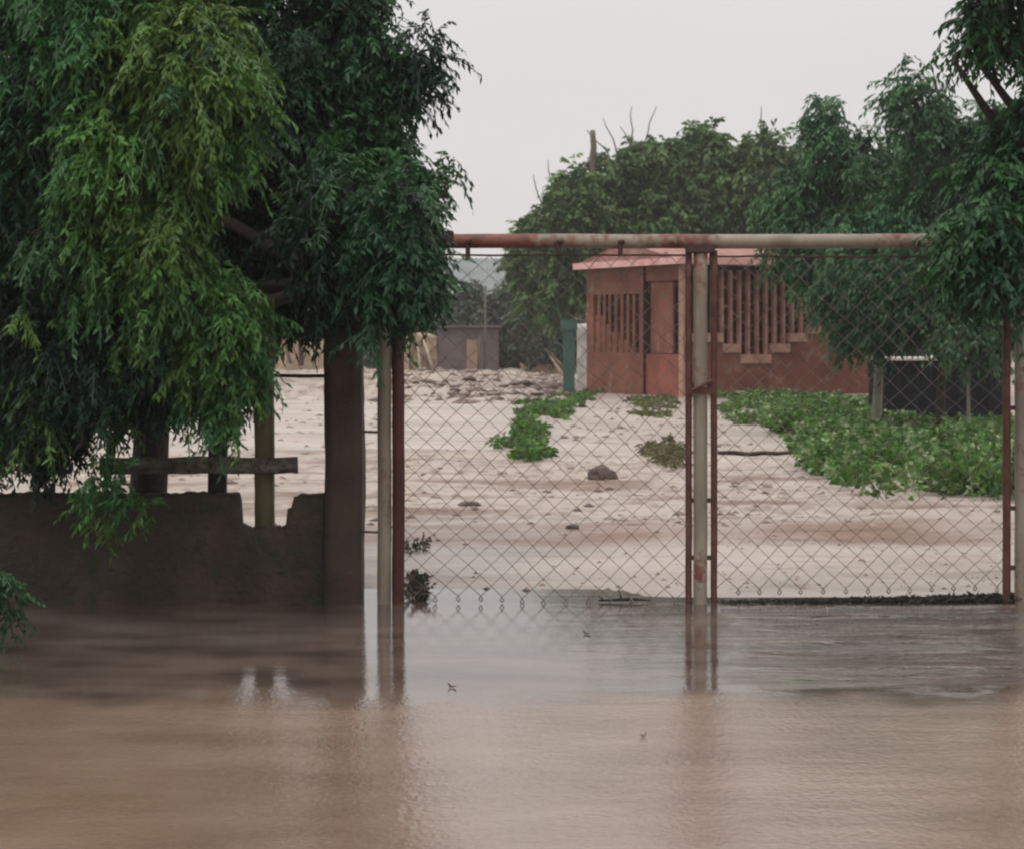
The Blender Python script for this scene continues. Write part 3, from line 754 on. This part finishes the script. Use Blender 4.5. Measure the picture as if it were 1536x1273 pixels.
# ------------------------------------------------------------------ gate frame
YG = 12.0
S = YG / F     # metres per photo pixel at the gate
gf = thing('gateway', 'rusty pipe gateway with three cream posts and a long crossbeam', 'gateway', (0.9, YG, 0))
def vpipe(px0, px1, ytop, mat, name, parent, Y=YG, ybot=905, seg=16, wob=0.004):
    x = ((px0+px1)/2 - 768)/F*Y; r = (px1-px0)/2/F*Y
    zt = CAM_H - (ytop-HOR)/F*Y
    n = 14
    pts = [(x + nz(i*0.6, x)*wob, Y + nz(x, i*0.5)*wob, -0.25 + (zt+0.25)*i/n) for i in range(n+1)]
    return MB().tube(pts, [r*(1+0.05*nz(i*0.9, x*3)) for i in range(n+1)], seg).build(name, mat, parent, smooth=True)
vpipe(566, 587, 362, M['pipe'], 'post', gf)
p_mid = vpipe(1040, 1061, 377, M['pipe'], 'post', gf)
vpipe(1522, 1544, 362, M['pipe'], 'post', gf, Y=YG)
# crossbeam: square-ish pipe, slightly sagging
zb = CAM_H - (361-HOR)*S
bm_ = MB(); n = 30
pts = []
for i in range(n+1):
    px = 560 + (1560-560)*i/n
    pts.append((W(px, 0, YG).x, YG, zb - 0.006*math.sin(PI*i/n) + nz(i*0.4)*0.004))
bm_.tube(pts, [0.043*(1+0.06*nz(i*0.8, 4)) for i in range(n+1)], 14)
beam = bm_.build('crossbeam', M['beam'], gf, smooth=True)
# sleeve at the left end, clamps and hangers on the beam
cx = W(666, 0, YG).x
MB().box((cx-0.058, YG-0.055, zb-0.035), (cx+0.058, YG+0.055, zb+0.056)).build('sleeve', M['red_paint'], gf, bevel=0.006)
for px, dz in ((702, 0.075), (838, 0.03), (930, 0.05), (1372, 0.03)):
    x = W(px, 0, YG).x
    m = MB()
    m.box((x-0.014, YG-0.052, zb-0.045-dz), (x+0.014, YG-0.020, zb-0.002))
    m.tube([(x, YG-0.05, zb-0.01), (x+0.02, YG-0.062, zb-0.012)], 0.014, 8)
    m.build('hanger', M['dark_iron'], gf, bevel=0.003)
x = W(1050, 0, YG).x
m = MB().box((x-0.085, YG-0.05, zb-0.075), (x+0.085, YG+0.05, zb-0.028))
m.box((x-0.082, YG-0.02, zb-0.15), (x-0.055, YG+0.02, zb-0.0755)).box((x+0.055, YG-0.02, zb-0.15), (x+0.082, YG+0.02, zb-0.0755))
m.build('beam_bracket', M['dark_iron'], gf, bevel=0.004)
# tie bars from the cream post to the brown pillar
for py in (648, 798):
    z = CAM_H - (py-HOR)*S
    MB().tube([(W(540, 0, YG).x, YG+0.03, z+0.003), (W(568, 0, YG).x, YG, z)], 0.008, 8).build('tie_bar', M['stick'], gf, smooth=True)

# ------------------------------------------------------------------ gate leaves
def chain_link(parent, px0, px1, ytop, ybot, cell_w=16.4, cell_h=31.0, seed=0):
    x0, x1 = W(px0, 0, YG).x, W(px1, 0, YG).x
    zt, z0 = CAM_H - (ytop-HOR)*S, CAM_H - (ybot-HOR)*S
    cw, ch = cell_w*S, cell_h*S
    mb = MB()
    n = int(math.ceil((zt-z0)/(ch/2)))
    ncol = int((x1-x0)/cw) + 1
    def warp(x, z):
        return Vector((x + nz(x*1.9, z*1.6, seed)*0.034, YG + nz(x*1.2, z*1.2, seed+5)*0.018, z + nz(x*1.7+9, z*2.1, seed)*0.036))
    # each wire zigzags from top to bottom and hooks round its neighbour
    for c in range(ncol + 1):
        for half in (0, 1):
            pass
    for c in range(ncol):
        xl = x0 + c*cw
        pts = []
        for i in range(n+1):
            side = (i + c) % 2
            xx = xl + (cw if side else 0.0)
            # neighbours share the same knuckle point
            p = warp(min(xx, x1), zt - i*ch/2)
            p.y += 0.005 * (1 if side else -1)
            pts.append(p)
            if zt - (i+1)*ch/2 < z0: break
        if c % 2 == 0 or True:
            mb.tube(pts, 0.0027, 5, cap=False)
        b = pts[-1]
        mb.tube([b, b + Vector((0.012*(1 if c % 2 else -1), 0, -0.02)), b + Vector((0.002, 0.004, -0.034))], 0.0034, 5)
    return mb.build('chain_link_mesh', M['wire'], parent, smooth=True)

gl = thing('gate_leaf', 'left chain link gate leaf with a thick dark red hinge stile', 'gate', (W(597, 0, YG).x, YG, 0), 'chain link gate leaves')
vpipe(588, 607, 375, M['red_paint'], 'hinge_stile', gl)
vpipe(1028, 1038, 376, M['rust_rod'], 'stile', gl, seg=10)
chain_link(gl, 604, 1033, 384, 902, seed=1)
zt = CAM_H - (383-HOR)*S
MB().tube([W(600 + 430*i/12, 383 + 2*nz(i*0.8), YG) for i in range(13)], 0.006, 6).build('top_wire', M['dark_iron'], gl, smooth=True)
gr = thing('gate_leaf', 'right chain link gate leaf between the centre and right posts', 'gate', (W(1510, 0, YG).x, YG, 0), 'chain link gate leaves')
vpipe(1066, 1076, 376, M['rust_rod'], 'stile', gr, seg=10)
vpipe(1504, 1516, 376, M['rust_rod'], 'hinge_stile', gr, seg=10)
chain_link(gr, 1071, 1510, 386, 896, seed=7)
MB().tube([W(1071 + 439*i/12, 385 + 2*nz(i*0.8, 3), YG) for i in range(13)], 0.006, 6).build('top_wire', M['dark_iron'], gr, smooth=True)
# lugs that tie stiles to posts
for g, pxs in ((gl, ((1034, 1041, 750), (1034, 1041, 836), (1034, 1041, 578))), (gr, ((1060, 1071, 750), (1060, 1071, 836), (1060, 1071, 578), (1512, 1523, 612), (1512, 1523, 762), (1514, 1523, 851)))):
    for a, b, py in pxs:
        p, q = W(a, py, YG), W(b, py, YG)
        MB().box((p.x, YG-0.015, p.z-0.012), (q.x, YG+0.015, p.z+0.014)).build('lug', M['dark_iron'], g, bevel=0.003)
# latch plate at mid height of the centre post
p = W(1042, 585, YG)
m = MB().box((p.x-0.06, YG-0.055, p.z-0.02), (p.x+0.11, YG-0.045, p.z+0.018))
m.tube([(p.x-0.02, YG-0.06, p.z+0.0), (p.x+0.05, YG-0.07, p.z+0.035), (p.x+0.10, YG-0.06, p.z+0.06)], 0.008, 8)
m.build('latch', M['rust_rod'], gl, bevel=0)

# dark litter caught under the right leaf, twig under the left leaf
def litter(name, pa, pb, n, hgt, seed, **kw):
    rg = random.Random(seed); mb = MB()
    a, b = G(*pa), G(*pb)
    for i in range(n):
        t = rg.random()**0.75
        c = a.lerp(b, t) + Vector((0, rg.gauss(0, 0.05), rg.random()*hgt*(0.25 + t)))
        L = rg.uniform(0.015, 0.06)*(0.6 + 0.5*t)
        d1 = Vector((rg.gauss(0, 1), rg.gauss(0, 0.6), rg.gauss(0, 0.35))).normalized() * L
        d2 = d1.cross(Vector((rg.gauss(0, 1), rg.gauss(0, 1), rg.gauss(0, 1)))).normalized() * L * rg.uniform(0.15, 0.5)
        up = d1.cross(d2).normalized() * 0.003
        mb.add([c-d1*0.5, c+d2*0.5, c+d1*0.5+up*3, c-d2*0.5, c+up], [(0, 1, 4), (1, 2, 4), (2, 3, 4), (3, 0, 4), (0, 3, 2, 1)])
    o = mb.build(name, M['litter'], None)
    return tag(o, **kw)
litter('leaf_litter', (1075, 904), (1530, 902), 2600, 0.035, 3, kind='stuff')
mb = MB()
mb.tube([W(898, 900, 12.05), W(925, 899, 12.05), W(950, 898, 12.05), W(975, 900, 12.05)], [0.006, 0.010, 0.009, 0.004], 7)
mb.tube([W(932, 899, 12.05), W(928, 882, 12.08)], [0.005, 0.002], 6); mb.tube([W(905, 899, 12.05), W(897, 893, 12.03)], [0.005, 0.002], 6)
tag(mb.build('fallen_twig', M['litter'], smooth=True), 'dark forked twig lying in the water below the left gate leaf', 'twig')
mb = MB()
fp = []
for px in (1078, 1100, 1122, 1144, 1166, 1188, 1206):
    q = W(px, 686, 25.8 + 0.2*math.sin(px)); fp.append((q.x, q.y, 0.025 + max(0.0, float(ground_h(np.array([q.x]), np.array([q.y]))[0]))))
mb.tube(fp, [0.022, 0.028, 0.027, 0.026, 0.024, 0.02, 0.012], 8)
tag(mb.build('fallen_pole', M['bark_dark'], smooth=True), 'long thin pole lying on the mud behind the right gate leaf', 'pole')

def floating_leaf(px, py, L, label, rot):
    c = G(px, py); ct, st = math.cos(rot), math.sin(rot)
    V = []
    for (u, v, z) in ((-1, 0, 0.012), (-0.4, 0.32, 0.004), (0.4, 0.28, 0.004), (1, 0, 0.02), (0.4, -0.28, 0.006), (-0.4, -0.32, 0.005), (0, 0, 0.002)):
        V.append(Vector((c.x + (u*ct - v*st)*L, c.y + (u*st + v*ct)*L, z + 0.003)))
    V2 = [p - Vector((0, 0, 0.003)) for p in V]
    mb = MB().add(V + V2, [(i, (i+1) % 6, 6) for i in range(6)] + [((i+1) % 6+7, i+7, 13) for i in range(6)] + [(i, i+7, (i+1) % 6+7, (i+1) % 6) for i in range(6)])
    tag(mb.build('floating_leaf', M['dead_leaf']), label, 'leaf', 'dead leaves floating on the flood')
floating_leaf(880, 951, 0.032, 'dead leaf floating nearest the gate, below the left leaf', 2.2)
floating_leaf(678, 1031, 0.028, 'dead leaf floating close to the reflection of the red stile', 2.4)
floating_leaf(965, 1105, 0.016, 'small dead leaf floating nearest the camera', 0.5)

# stone on the mud
def stone(px, py, w, h, label, seed):
    c = G(px, py)
    bm = bmesh.new(); bmesh.ops.create_icosphere(bm, subdivisions=3, radius=1)
    for v in bm.verts:
        v.co = v.co * (1 + 0.25*mnoise.noise(v.co*1.7 + Vector((seed, 0, 0))) + 0.06*mnoise.noise(v.co*6))
        v.co = Vector((v.co.x*w, v.co.y*w*0.8, v.co.z*h))
    me = bpy.data.meshes.new('stone'); bm.to_mesh(me); bm.free()
    me.materials.append(M['stone'])
    o = bpy.data.objects.new('stone', me); COL.objects.link(o); o.location = (c.x, c.y, float(ground_h(np.array([c.x]), np.array([c.y]))[0]) + h*0.25)
    tag(o, label, 'stone')
stone(903, 724, 0.165, 0.12, 'dark brown stone alone on the mud in the middle of the left gate leaf', 1)
stone(704, 763, 0.10, 0.03, 'flat brown stone low in the mud behind the lower left gate leaf', 2)
stone(858, 799, 0.06, 0.03, 'small dark stone on the edge of the silt bank', 3)

# ------------------------------------------------------------------ pillar, wall, fence on the left
xp0, xp1 = W(487, 0, YG).x, W(543, 0, YG).x
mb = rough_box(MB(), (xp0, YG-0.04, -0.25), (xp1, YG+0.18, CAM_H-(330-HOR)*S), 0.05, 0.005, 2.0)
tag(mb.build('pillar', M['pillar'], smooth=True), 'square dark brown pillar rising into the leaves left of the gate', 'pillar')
mb = MB()
xl = W(-330, 0, YG).x; xa = W(360, 0, YG).x; xb = W(432, 0, YG).x; yw0, yw1 = YG+0.0, YG+0.14
zt = CAM_H - (741-HOR)*S; zl = CAM_H - (791-HOR)*S
wt = thing('block_wall', 'low dark damp block wall with a notch broken out of its top', 'wall', (W(200, 0, YG).x, YG, 0))
# one continuous wall body with an uneven top and a notch
def wall_top(x):
    px = x*F/YG + 768
    if px < 358: return zt
    if px < 361: return zt + (zl-zt)*(px-358)/3
    if px < 374: return zl + 0.018*(374-px)/13
    if px < 428: return zl + 0.008*math.sin(px)
    if px < 436: return zl + (zt-zl)*0.55*min(1, (px-428)/3)
    if px < 446: return zl + (zt-zl)*(0.55 + 0.38*min(1, (px-436)/4))
    return zt - 0.004
nx = 340; nzr = 16
xsw = np.linspace(xl, xp0-0.003, nx)
vs = []; fs = []
for j, yy in enumerate((yw0, yw1)):
    for i, x in enumerate(xsw):
        tp = wall_top(x) + nz(x*22, j)*0.016 + nz(x*5, 3)*0.018
        for k in range(nzr+1):
            z = -0.25 + (tp+0.25)*k/nzr
            rr = nz(x*7, z*7, j)*0.010 + nz(x*2, z*2, j+4)*0.012
            if k == nzr: rr += 0.012*(1 if j == 0 else -1)
            vs.append((x, yy + rr, z))
st = nzr+1
for j in (0, 1):
    for i in range(nx-1):
        for k in range(nzr):
            a = j*nx*st + i*st + k
            fs.append((a, a+st, a+st+1, a+1))
for i in range(nx-1):
    a = i*st + nzr; b = nx*st + i*st + nzr
    fs.append((a, a+st, b+st, b))
for i in (0, nx-1):
    for k in range(nzr):
        a = i*st+k; b = nx*st + i*st + k
        fs.append((a, b, b+1, a+1))
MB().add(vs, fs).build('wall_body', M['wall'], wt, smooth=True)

fe = thing('post_and_rail_fence', 'post and rail fence of dark and mossy timber standing just behind the low wall', 'fence', (W(330, 0, 12.3).x, 12.3, 0))
def tpost(px0, px1, ytop, mat, Y, zbot=-0.1, label=None):
    x0, x1 = W(px0, 0, Y).x, W(px1, 0, Y).x
    o = rough_box(MB(), (x0, Y, zbot), (x1, Y+(x1-x0)*0.9, CAM_H-(ytop-HOR)/F*Y), 0.045, 0.005, px0*0.1).build('post', mat, fe, smooth=True)
    if label: o['label'] = label
    return o
tpost(312, 338, 560, M['post_dark'], 12.22)
tpost(381, 409, 448, M['post_olive'], 12.16, label='mossy olive post, taller than the others')
zr0, zr1 = CAM_H-(711-HOR)/F*12.1, CAM_H-(686-HOR)/F*12.1
rough_box(MB(), (W(150, 0, 12.1).x, 12.145-0.05, zr0), (W(446, 0, 12.1).x, 12.145, zr1), 0.03, 0.008, 9.0).build('rail', M['rail'], fe, smooth=True)
p, q = W(405, 563, 12.25), W(492, 564, 12.2)
MB().tube([p, p.lerp(q, .5)+Vector((0, 0, -0.003)), q], 0.011, 8).build('thin_rail', M['post_dark'], fe, smooth=True)

# ------------------------------------------------------------------ red building
TH = R(27)
cs, sn = math.cos(TH), math.sin(TH)
Cc = Vector((W(1025, 0, 50).x, 50, 0))
LR, LL = 6.0, 4.6     # right front wall and receding left wall
def bp(u, v, z):
    """u along the right wall, v back along the left wall"""
    return Vector((Cc.x + u*cs - v*sn, Cc.y + u*sn + v*cs, z))
bd = thing('red_building', 'red brown building with a low pink roof edge and stepped slatted openings', 'building', tuple(Cc))
def bbox(mb, u0, v0, z0, u1, v1, z1):
    vs = [bp(u, v, z) for (u, v, z) in ((u0,v0,z0),(u1,v0,z0),(u1,v1,z0),(u0,v1,z0),(u0,v0,z1),(u1,v0,z1),(u1,v1,z1),(u0,v1,z1))]
    return mb.add(vs, [(0,3,2,1),(4,5,6,7),(0,1,5,4),(1,2,6,5),(2,3,7,6),(3,0,4,7)])
def u_at(px):   # where a photo column meets the right wall plane
    k = (px-768)/F
    return (k*Cc.y - Cc.x) / (cs - k*sn)
def v_at(px):
    k = (px-768)/F
    return (Cc.x - k*Cc.y) / (sn + k*cs)
ZE = 3.30    # eave height
def z_at(py, Y): return CAM_H - (py-HOR)/F*Y
# right wall: base with stepped top
steps = [(1030, 1047, 500), (1047, 1084, 500), (1084, 1110, 516), (1110, 1156, 532), (1156, 1184, 516), (1184, 1210, 500), (1210, 1235, 488), (1235, 1262, 475), (1262, 1290, 462), (1290, 1312, 450)]
mb = MB(); cp = MB()
for a, b, py in steps:
    u0, u1 = u_at(a), u_at(b)
    zt_ = z_at(py, 50.8)
    bbox(mb, u0+0.001, 0.0, -0.1, u1-0.001, 0.2, zt_-0.22)
    bbox(cp, u0, -0.04, zt_-0.218, u1, 0.24, zt_)
mb.build('lower_wall', M['brick_red'], bd)
cp.build('stepped_coping', M['pink_block'], bd)
# slats
for i, px in enumerate([1072 + 13.2*k for k in range(18)]):
    u = u_at(px)
    if u > LR - 0.2: break
    zb_ = min(z_at(py, 50.8) for a, b, py in steps if a <= px < b+1) - 0.03
    o = bbox(MB(), u-0.037, 0.03, zb_, u+0.037, 0.17, ZE-0.12 if i % 1 == 0 else ZE).build('slat', M['slat'], bd, bevel=0.008)
bbox(MB(), 0.28, 0.0, ZE-0.118, LR, 0.2, ZE).build('lintel', M['dark_room'], bd)
# columns at the corner and far end
bbox(MB(), -0.02, -0.02, -0.1, 0.18, 0.2, ZE-0.01).build('corner_column', M['pink_block'], bd, bevel=0.01)
bbox(MB(), LR, -0.01, -0.1, LR+0.22, 0.2, ZE-0.01).build('corner_column', M['brick_red'], bd, bevel=0.01)
# left wall: columns of wall cut by the diagonal slit opening, doorway with the red panel
m = MB()
def lw(px0, px1, z0, z1, dep=0.18, off=0.0, mb=None):
    v1, v0 = v_at(px0), v_at(px1)
    return bbox(mb or m, off, v0, z0, dep+off, v1, z1)
lw(880, 966, -0.1, z_at(529, 52.6))                     # solid wall under the slits
lw(880, 966, z_at(441, 52.6), ZE-0.01)                   # above the slits
lw(880, 890, z_at(529, 52.6)+0.002, z_at(441, 52.6)-0.002)
m.build('side_wall', M['brick_red'], bd)
gp = 0
for a, b in ((895, 898.5), (903, 906.5), (911, 914.5), (920, 924), (929, 933), (938, 942), (947, 951), (957, 967)):
    zlo = z_at(529, 52.6) + 0.002
    lw(a, b, zlo, z_at(441, 52.6)-0.002, dep=0.03, off=0.03, mb=(q_ := MB())); q_.build('slat', M['brick_red'], bd)
# stair-stepped infill that rises to the left behind the slits
ms = MB()
for i, (a, b) in enumerate(((890.5, 901), (901, 913), (913, 926), (926, 940), (940, 952))):
    lw(a, b-0.2, z_at(529, 52.6)+0.002, z_at(474 + i*12, 52.6), dep=0.06, off=0.06, mb=ms)
ms.build('stepped_infill', M['brick_red'], bd)
m = MB(); lw(882, 965, 0.0, ZE-0.02, dep=0.06, off=0.55, mb=m); m.build('slit_shade_panel', M['dark_room'], bd)  # near-black panel added behind the slits so the gaps look shaded
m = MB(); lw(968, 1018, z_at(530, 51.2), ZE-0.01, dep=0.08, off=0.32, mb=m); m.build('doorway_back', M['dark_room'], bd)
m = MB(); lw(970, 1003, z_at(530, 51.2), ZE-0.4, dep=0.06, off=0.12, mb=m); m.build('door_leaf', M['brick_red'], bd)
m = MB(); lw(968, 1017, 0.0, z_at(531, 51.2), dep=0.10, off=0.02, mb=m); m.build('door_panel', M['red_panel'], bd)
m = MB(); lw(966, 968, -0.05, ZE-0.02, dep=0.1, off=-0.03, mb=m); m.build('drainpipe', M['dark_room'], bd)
m = MB(); lw(968, 1018, ZE-0.38, ZE-0.02, dep=0.1, off=0.02, mb=m); m.build('door_header', M['brick_red'], bd)
# dark back of the porch and rear walls
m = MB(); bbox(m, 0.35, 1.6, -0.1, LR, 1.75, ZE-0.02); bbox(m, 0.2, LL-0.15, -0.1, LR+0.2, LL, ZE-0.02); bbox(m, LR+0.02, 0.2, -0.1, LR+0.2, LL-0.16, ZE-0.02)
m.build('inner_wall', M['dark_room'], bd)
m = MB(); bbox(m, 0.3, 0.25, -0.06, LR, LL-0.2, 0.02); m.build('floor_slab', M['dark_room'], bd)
# roof: corrugated sheet, low pitch rising to the back right, with a pale pink edge
rf = MB(); N = 60
ov = 0.35
ridge_v = LL*0.5
def roof_z(v): return ZE + 0.10 + 0.55*(1 - abs(v - ridge_v)/(ridge_v+ov))
rows = []
for j, v in enumerate((-ov, ridge_v, LL+ov)):
    row = []
    for i in range(N+1):
        u = -ov + (LR+0.2+2*ov)*i/N
        row.append(bp(u, v, roof_z(v) + 0.02*(i % 2)))
    rows.append(row)
vs = [p for r_ in rows for p in r_] + [p - Vector((0, 0, 0.03)) for r_ in rows for p in r_]
fs = []
T = 3*(N+1)
for j in range(2):
    for i in range(N):
        a = j*(N+1)+i
        fs += [(a, a+1, a+N+2, a+N+1), (a+T, a+N+1+T, a+N+2+T, a+1+T)]
for i in range(N):
    fs += [(i, i+T, i+1+T, i+1)]
    a = 2*(N+1)+i; fs += [(a, a+1, a+1+T, a+T)]
for j in range(2):
    a = j*(N+1); b = a+N+1; fs += [(a, b, b+T, a+T)]; fs += [(a+N, a+N+T, b+N+T, b+N)]
rfo = rf.add(vs, fs).build('roof', M['roof_rust'], bd)
for uu in (-ov+0.01, LR+0.2+ov-0.01):
    m = MB().add([bp(uu, -ov+0.01, ZE+0.05), bp(uu, LL+ov-0.01, ZE+0.05), bp(uu, ridge_v, roof_z(ridge_v)-0.04), bp(uu+0.04, -ov+0.01, ZE+0.05), bp(uu+0.04, LL+ov-0.01, ZE+0.05), bp(uu+0.04, ridge_v, roof_z(ridge_v)-0.04)],
          [(0, 1, 2), (5, 4, 3), (0, 2, 5, 3), (1, 4, 5, 2), (0, 3, 4, 1)])
    m.build('gable_board', M['roof_rust'], rfo)
def fas(u0, v0, u1, v1, nm='fascia'):
    bbox(MB(), u0, v0, ZE-0.005, u1, v1, ZE+0.16).build(nm, M['roof_pink'], rfo)
fas(-ov-0.05, -ov-0.05, LR+0.2+ov, -ov)
fas(-ov-0.05, -ov+0.001, -ov, LL+ov)
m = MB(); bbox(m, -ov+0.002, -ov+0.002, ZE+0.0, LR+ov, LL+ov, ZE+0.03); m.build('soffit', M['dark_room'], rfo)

# ------------------------------------------------------------------ far things
Y = 54
gp = thing('green_post', 'dark green post standing in the weeds left of the red building', 'post', tuple(W(853, 592, 52)))
x0, x1 = W(845, 0, 52).x, W(862, 0, 52).x
MB().box((x0, 52, -0.1), (x1, 52.28, W(0, 497, 52).z)).build('post_shaft', M['green_paint'], gp, bevel=0.01)
MB().box((x0-0.07, 51.94, W(0, 497, 52).z+0.002), (x1+0.07, 52.34, W(0, 480, 52).z)).build('post_cap', M['green_paint'], gp, bevel=0.02)
MB().tube([W(862, 478, 52.1), W(884, 484, 52.1)], 0.03, 8).build('cross_arm', M['stick'], gp, smooth=True)
mb = rough_box(MB(), (W(866, 0, 57).x, 57, -0.1), (W(884, 0, 57).x, 57.4, W(0, 486, 57).z), 0.12, 0.01, 3)
tag(mb.build('white_pillar', M['white_wall'], smooth=True), 'stained white pillar between the green post and the red building', 'pillar')

kiosk = thing('hut', 'dull mauve brown hut with a flat top in front of the hazy bush', 'hut', tuple(W(700, 562, 76)))
kx0, kx1 = W(657, 0, 76).x, W(748, 0, 76).x
kz = W(0, 492, 76).z
MB().box((kx0, 76, 0.0), (kx1, 78, kz)).build('hut_wall', M['mauve'], kiosk, bevel=0.02)
MB().box((kx0-0.12, 75.85, kz+0.003), (kx1+0.12, 78.15, kz+0.10)).build('flat_roof', M['mauve'], kiosk, bevel=0.01)
MB().box((W(700, 0, 76).x, 75.95, 0.05), (W(716, 0, 76).x, 75.99, 1.35)).build('door', M['gable'], kiosk)
for px, top, nm in ((727, 430, 'thin grey pole standing before the hut and rising above it'), (718, 505, 'short pale pole leaning by the hut doorway')):
    p, q = W(px, 563, 75), W(px+1, top, 75)
    tag(MB().tube([p, q], 0.040, 8).build('thin_pole', M['bark_mid'], smooth=True), nm, 'pole')

sh = thing('long_shed', 'distant shed with a big pale grey sheet roof behind the bushes', 'shed', tuple(W(730, 540, 92)))
a0, a1 = W(628, 0, 92), W(815, 0, 92)
zt_, zm = W(0, 387, 92).z, W(0, 452, 92).z
mb = MB(); N = 50
vs = []
for j, (yy, zz) in enumerate(((90, zm), (93.2, zt_), (96.4, zm))):
    for i in range(N+1):
        vs.append((a0.x + (a1.x-a0.x)*i/N, yy, zz + 0.05*(i % 2)))
fs = [(j*(N+1)+i, j*(N+1)+i+1, (j+1)*(N+1)+i+1, (j+1)*(N+1)+i) for j in range(2) for i in range(N)]
n0 = len(vs); vs2 = [(x, y, z-0.06) for x, y, z in vs]
mb.add(vs + vs2, fs + [tuple(k+n0 for k in reversed(f_)) for f_ in fs]).build('roof', M['grey_roof'], sh)
MB().box((a0.x+0.2, 90.4, 0), (a1.x-0.2, 96, zm-0.08)).build('shed_wall', M['tan_wall'], sh)

# tan wall with leaning poles
def far_wall(px0, px1, top, Y, label):
    mb = rough_box(MB(), (W(px0, 0, Y).x, Y, -0.1), (W(px1, 0, Y).x, Y+0.35, W(0, top, Y).z), 0.22, 0.03, px0, top_amp=0.25)
    tag(mb.build('mud_wall', M['tan_wall']), label, 'wall', 'tan mud walls across the far end of the yard')
far_wall(40, 489, 478, 77, 'tan mud wall seen left of the brown pillar')
far_wall(598, 656, 502, 77, 'short tan mud wall between the red stile and the dark hut')
far_wall(780, 850, 548, 77, 'low crumbling tan wall between the hut and the green post')
gpn = 'poles leaning on the far walls'
for (x0, y0, x1, y1, r, mt, lb) in ((452, 548, 450, 490, 0.10, 'rust_rod', 'upright rusty pole against the tan wall left of the brown pillar'),
                          (436, 545, 418, 485, 0.07, 'stick', 'leaning pole left of the rusty one on the tan wall'),
                          (428, 566, 434, 468, 0.05, 'straw', 'pale pole standing next to the leaning one on the tan wall'),
                          (470, 566, 462, 462, 0.05, 'straw', 'pale pole nearest the brown pillar on the tan wall'),
                          (616, 572, 618, 500, 0.08, 'stick', 'upright brown pole beside the red stile'),
                          (648, 572, 622, 500, 0.07, 'stick', 'brown pole leaning left toward the upright one'),
                          (632, 570, 626, 505, 0.05, 'straw', 'pale middle pole of the bunch by the red stile'),
                          (655, 571, 634, 503, 0.06, 'straw', 'pale pole leaning left, nearest the dark hut'),
                          (842, 560, 822, 528, 0.05, 'straw', 'short pale pole leaning by the green post'),
                          (846, 552, 818, 522, 0.05, 'stick', 'short brown pole leaning by the green post')):
    tag(MB().tube([W(x0, y0, 76.4), W(x1, y1, 76.85)], r, 8).build('leaning_pole', M[mt], smooth=True), lb, 'pole', gpn)

# black shed with pale roof edge, small gabled house behind
YS = 37.0
bs = thing('black_shed', 'low black sheet shed with a pale roof edge in the weeds', 'shed', (W(1415, 0, YS).x, YS, 0))
x0, x1 = W(1329, 0, YS).x, W(1512, 0, YS).x
zt_ = W(0, 541, YS).z
mb = MB(); N = 44; vs = []
for k, z in enumerate((0.0, zt_)):
    for i in range(N+1):
        vs.append((x0 + (x1-x0)*i/N, YS + 0.03*math.sin(i*1.57), z))
mb.add(vs, [(i, i+1, i+N+2, i+N+1) for i in range(N)])
mb.box((x0, YS+0.05, 0), (x1, YS+1.8, zt_-0.004))
mb.build('sheet_wall', M['black_sheet'], bs)
MB().box((x0-0.06, YS-0.10, zt_+0.002), (x1+0.06, YS+1.9, zt_+0.05)).build('roof_edge', M['pale_edge'], bs, bevel=0.006)
for px in (1348, 1392, 1440, 1486):
    x = W(px, 0, YS).x
    MB().box((x-0.035, YS-0.07, 0), (x+0.035, YS-0.032, zt_-0.002)).build('batten', M['black_sheet'], bs, bevel=0.004)

gh = thing('gabled_hut', 'small brown gabled hut peeping over the black shed', 'hut', (W(1472, 0, 44).x, 44, 0))
gx0, gx1, gxm = W(1448, 0, 44).x, W(1500, 0, 44).x, W(1476, 0, 44).x
ze_, zr_ = W(0, 541, 44).z, W(0, 508, 44).z
MB().add([(gx0, 44, 0), (gx1, 44, 0), (gx1, 44, ze_), (gxm, 44, zr_), (gx0, 44, ze_), (gx0, 47, 0), (gx1, 47, 0), (gx1, 47, ze_), (gxm, 47, zr_), (gx0, 47, ze_)],
         [(0, 1, 2, 3, 4), (9, 8, 7, 6, 5), (0, 4, 9, 5), (1, 6, 7, 2), (0, 5, 6, 1), (4, 3, 8, 9), (3, 2, 7, 8)]).build('gable_wall', M['gable'], gh)
m = MB()
for (xa_, za_, xb_, zb_) in ((gx0-0.12, ze_-0.09, gxm, zr_+0.03), (gxm, zr_+0.03, gx1+0.12, ze_-0.09)):
    vs = [(xa_, 43.8, za_), (xb_, 43.8, zb_), (xb_, 47.2, zb_), (xa_, 47.2, za_)]
    m.add(vs + [(x, y, z+0.06) for x, y, z in vs], [(0, 1, 2, 3), (7, 6, 5, 4), (0, 4, 5, 1), (1, 5, 6, 2), (2, 6, 7, 3), (3, 7, 4, 0)])
m.build('roof', M['pale_edge'], gh)

# ------------------------------------------------------------------ rainy air
hz = NT('rainy_air')
hz.n.remove(hz.bsdf)
pv = hz.n.new('ShaderNodeVolumePrincipled')
pv.inputs['Color'].default_value = (0.86, 0.86, 0.85, 1)
pv.inputs['Density'].default_value = 0.0007
pv.inputs['Anisotropy'].default_value = 0.2
hz.l.new(pv.outputs[0], hz.n['Material Output'].inputs['Volume'])
tag(MB().box((-640, -120, -1.3), (640, 1440, 14)).build('haze', hz.m), kind='stuff')
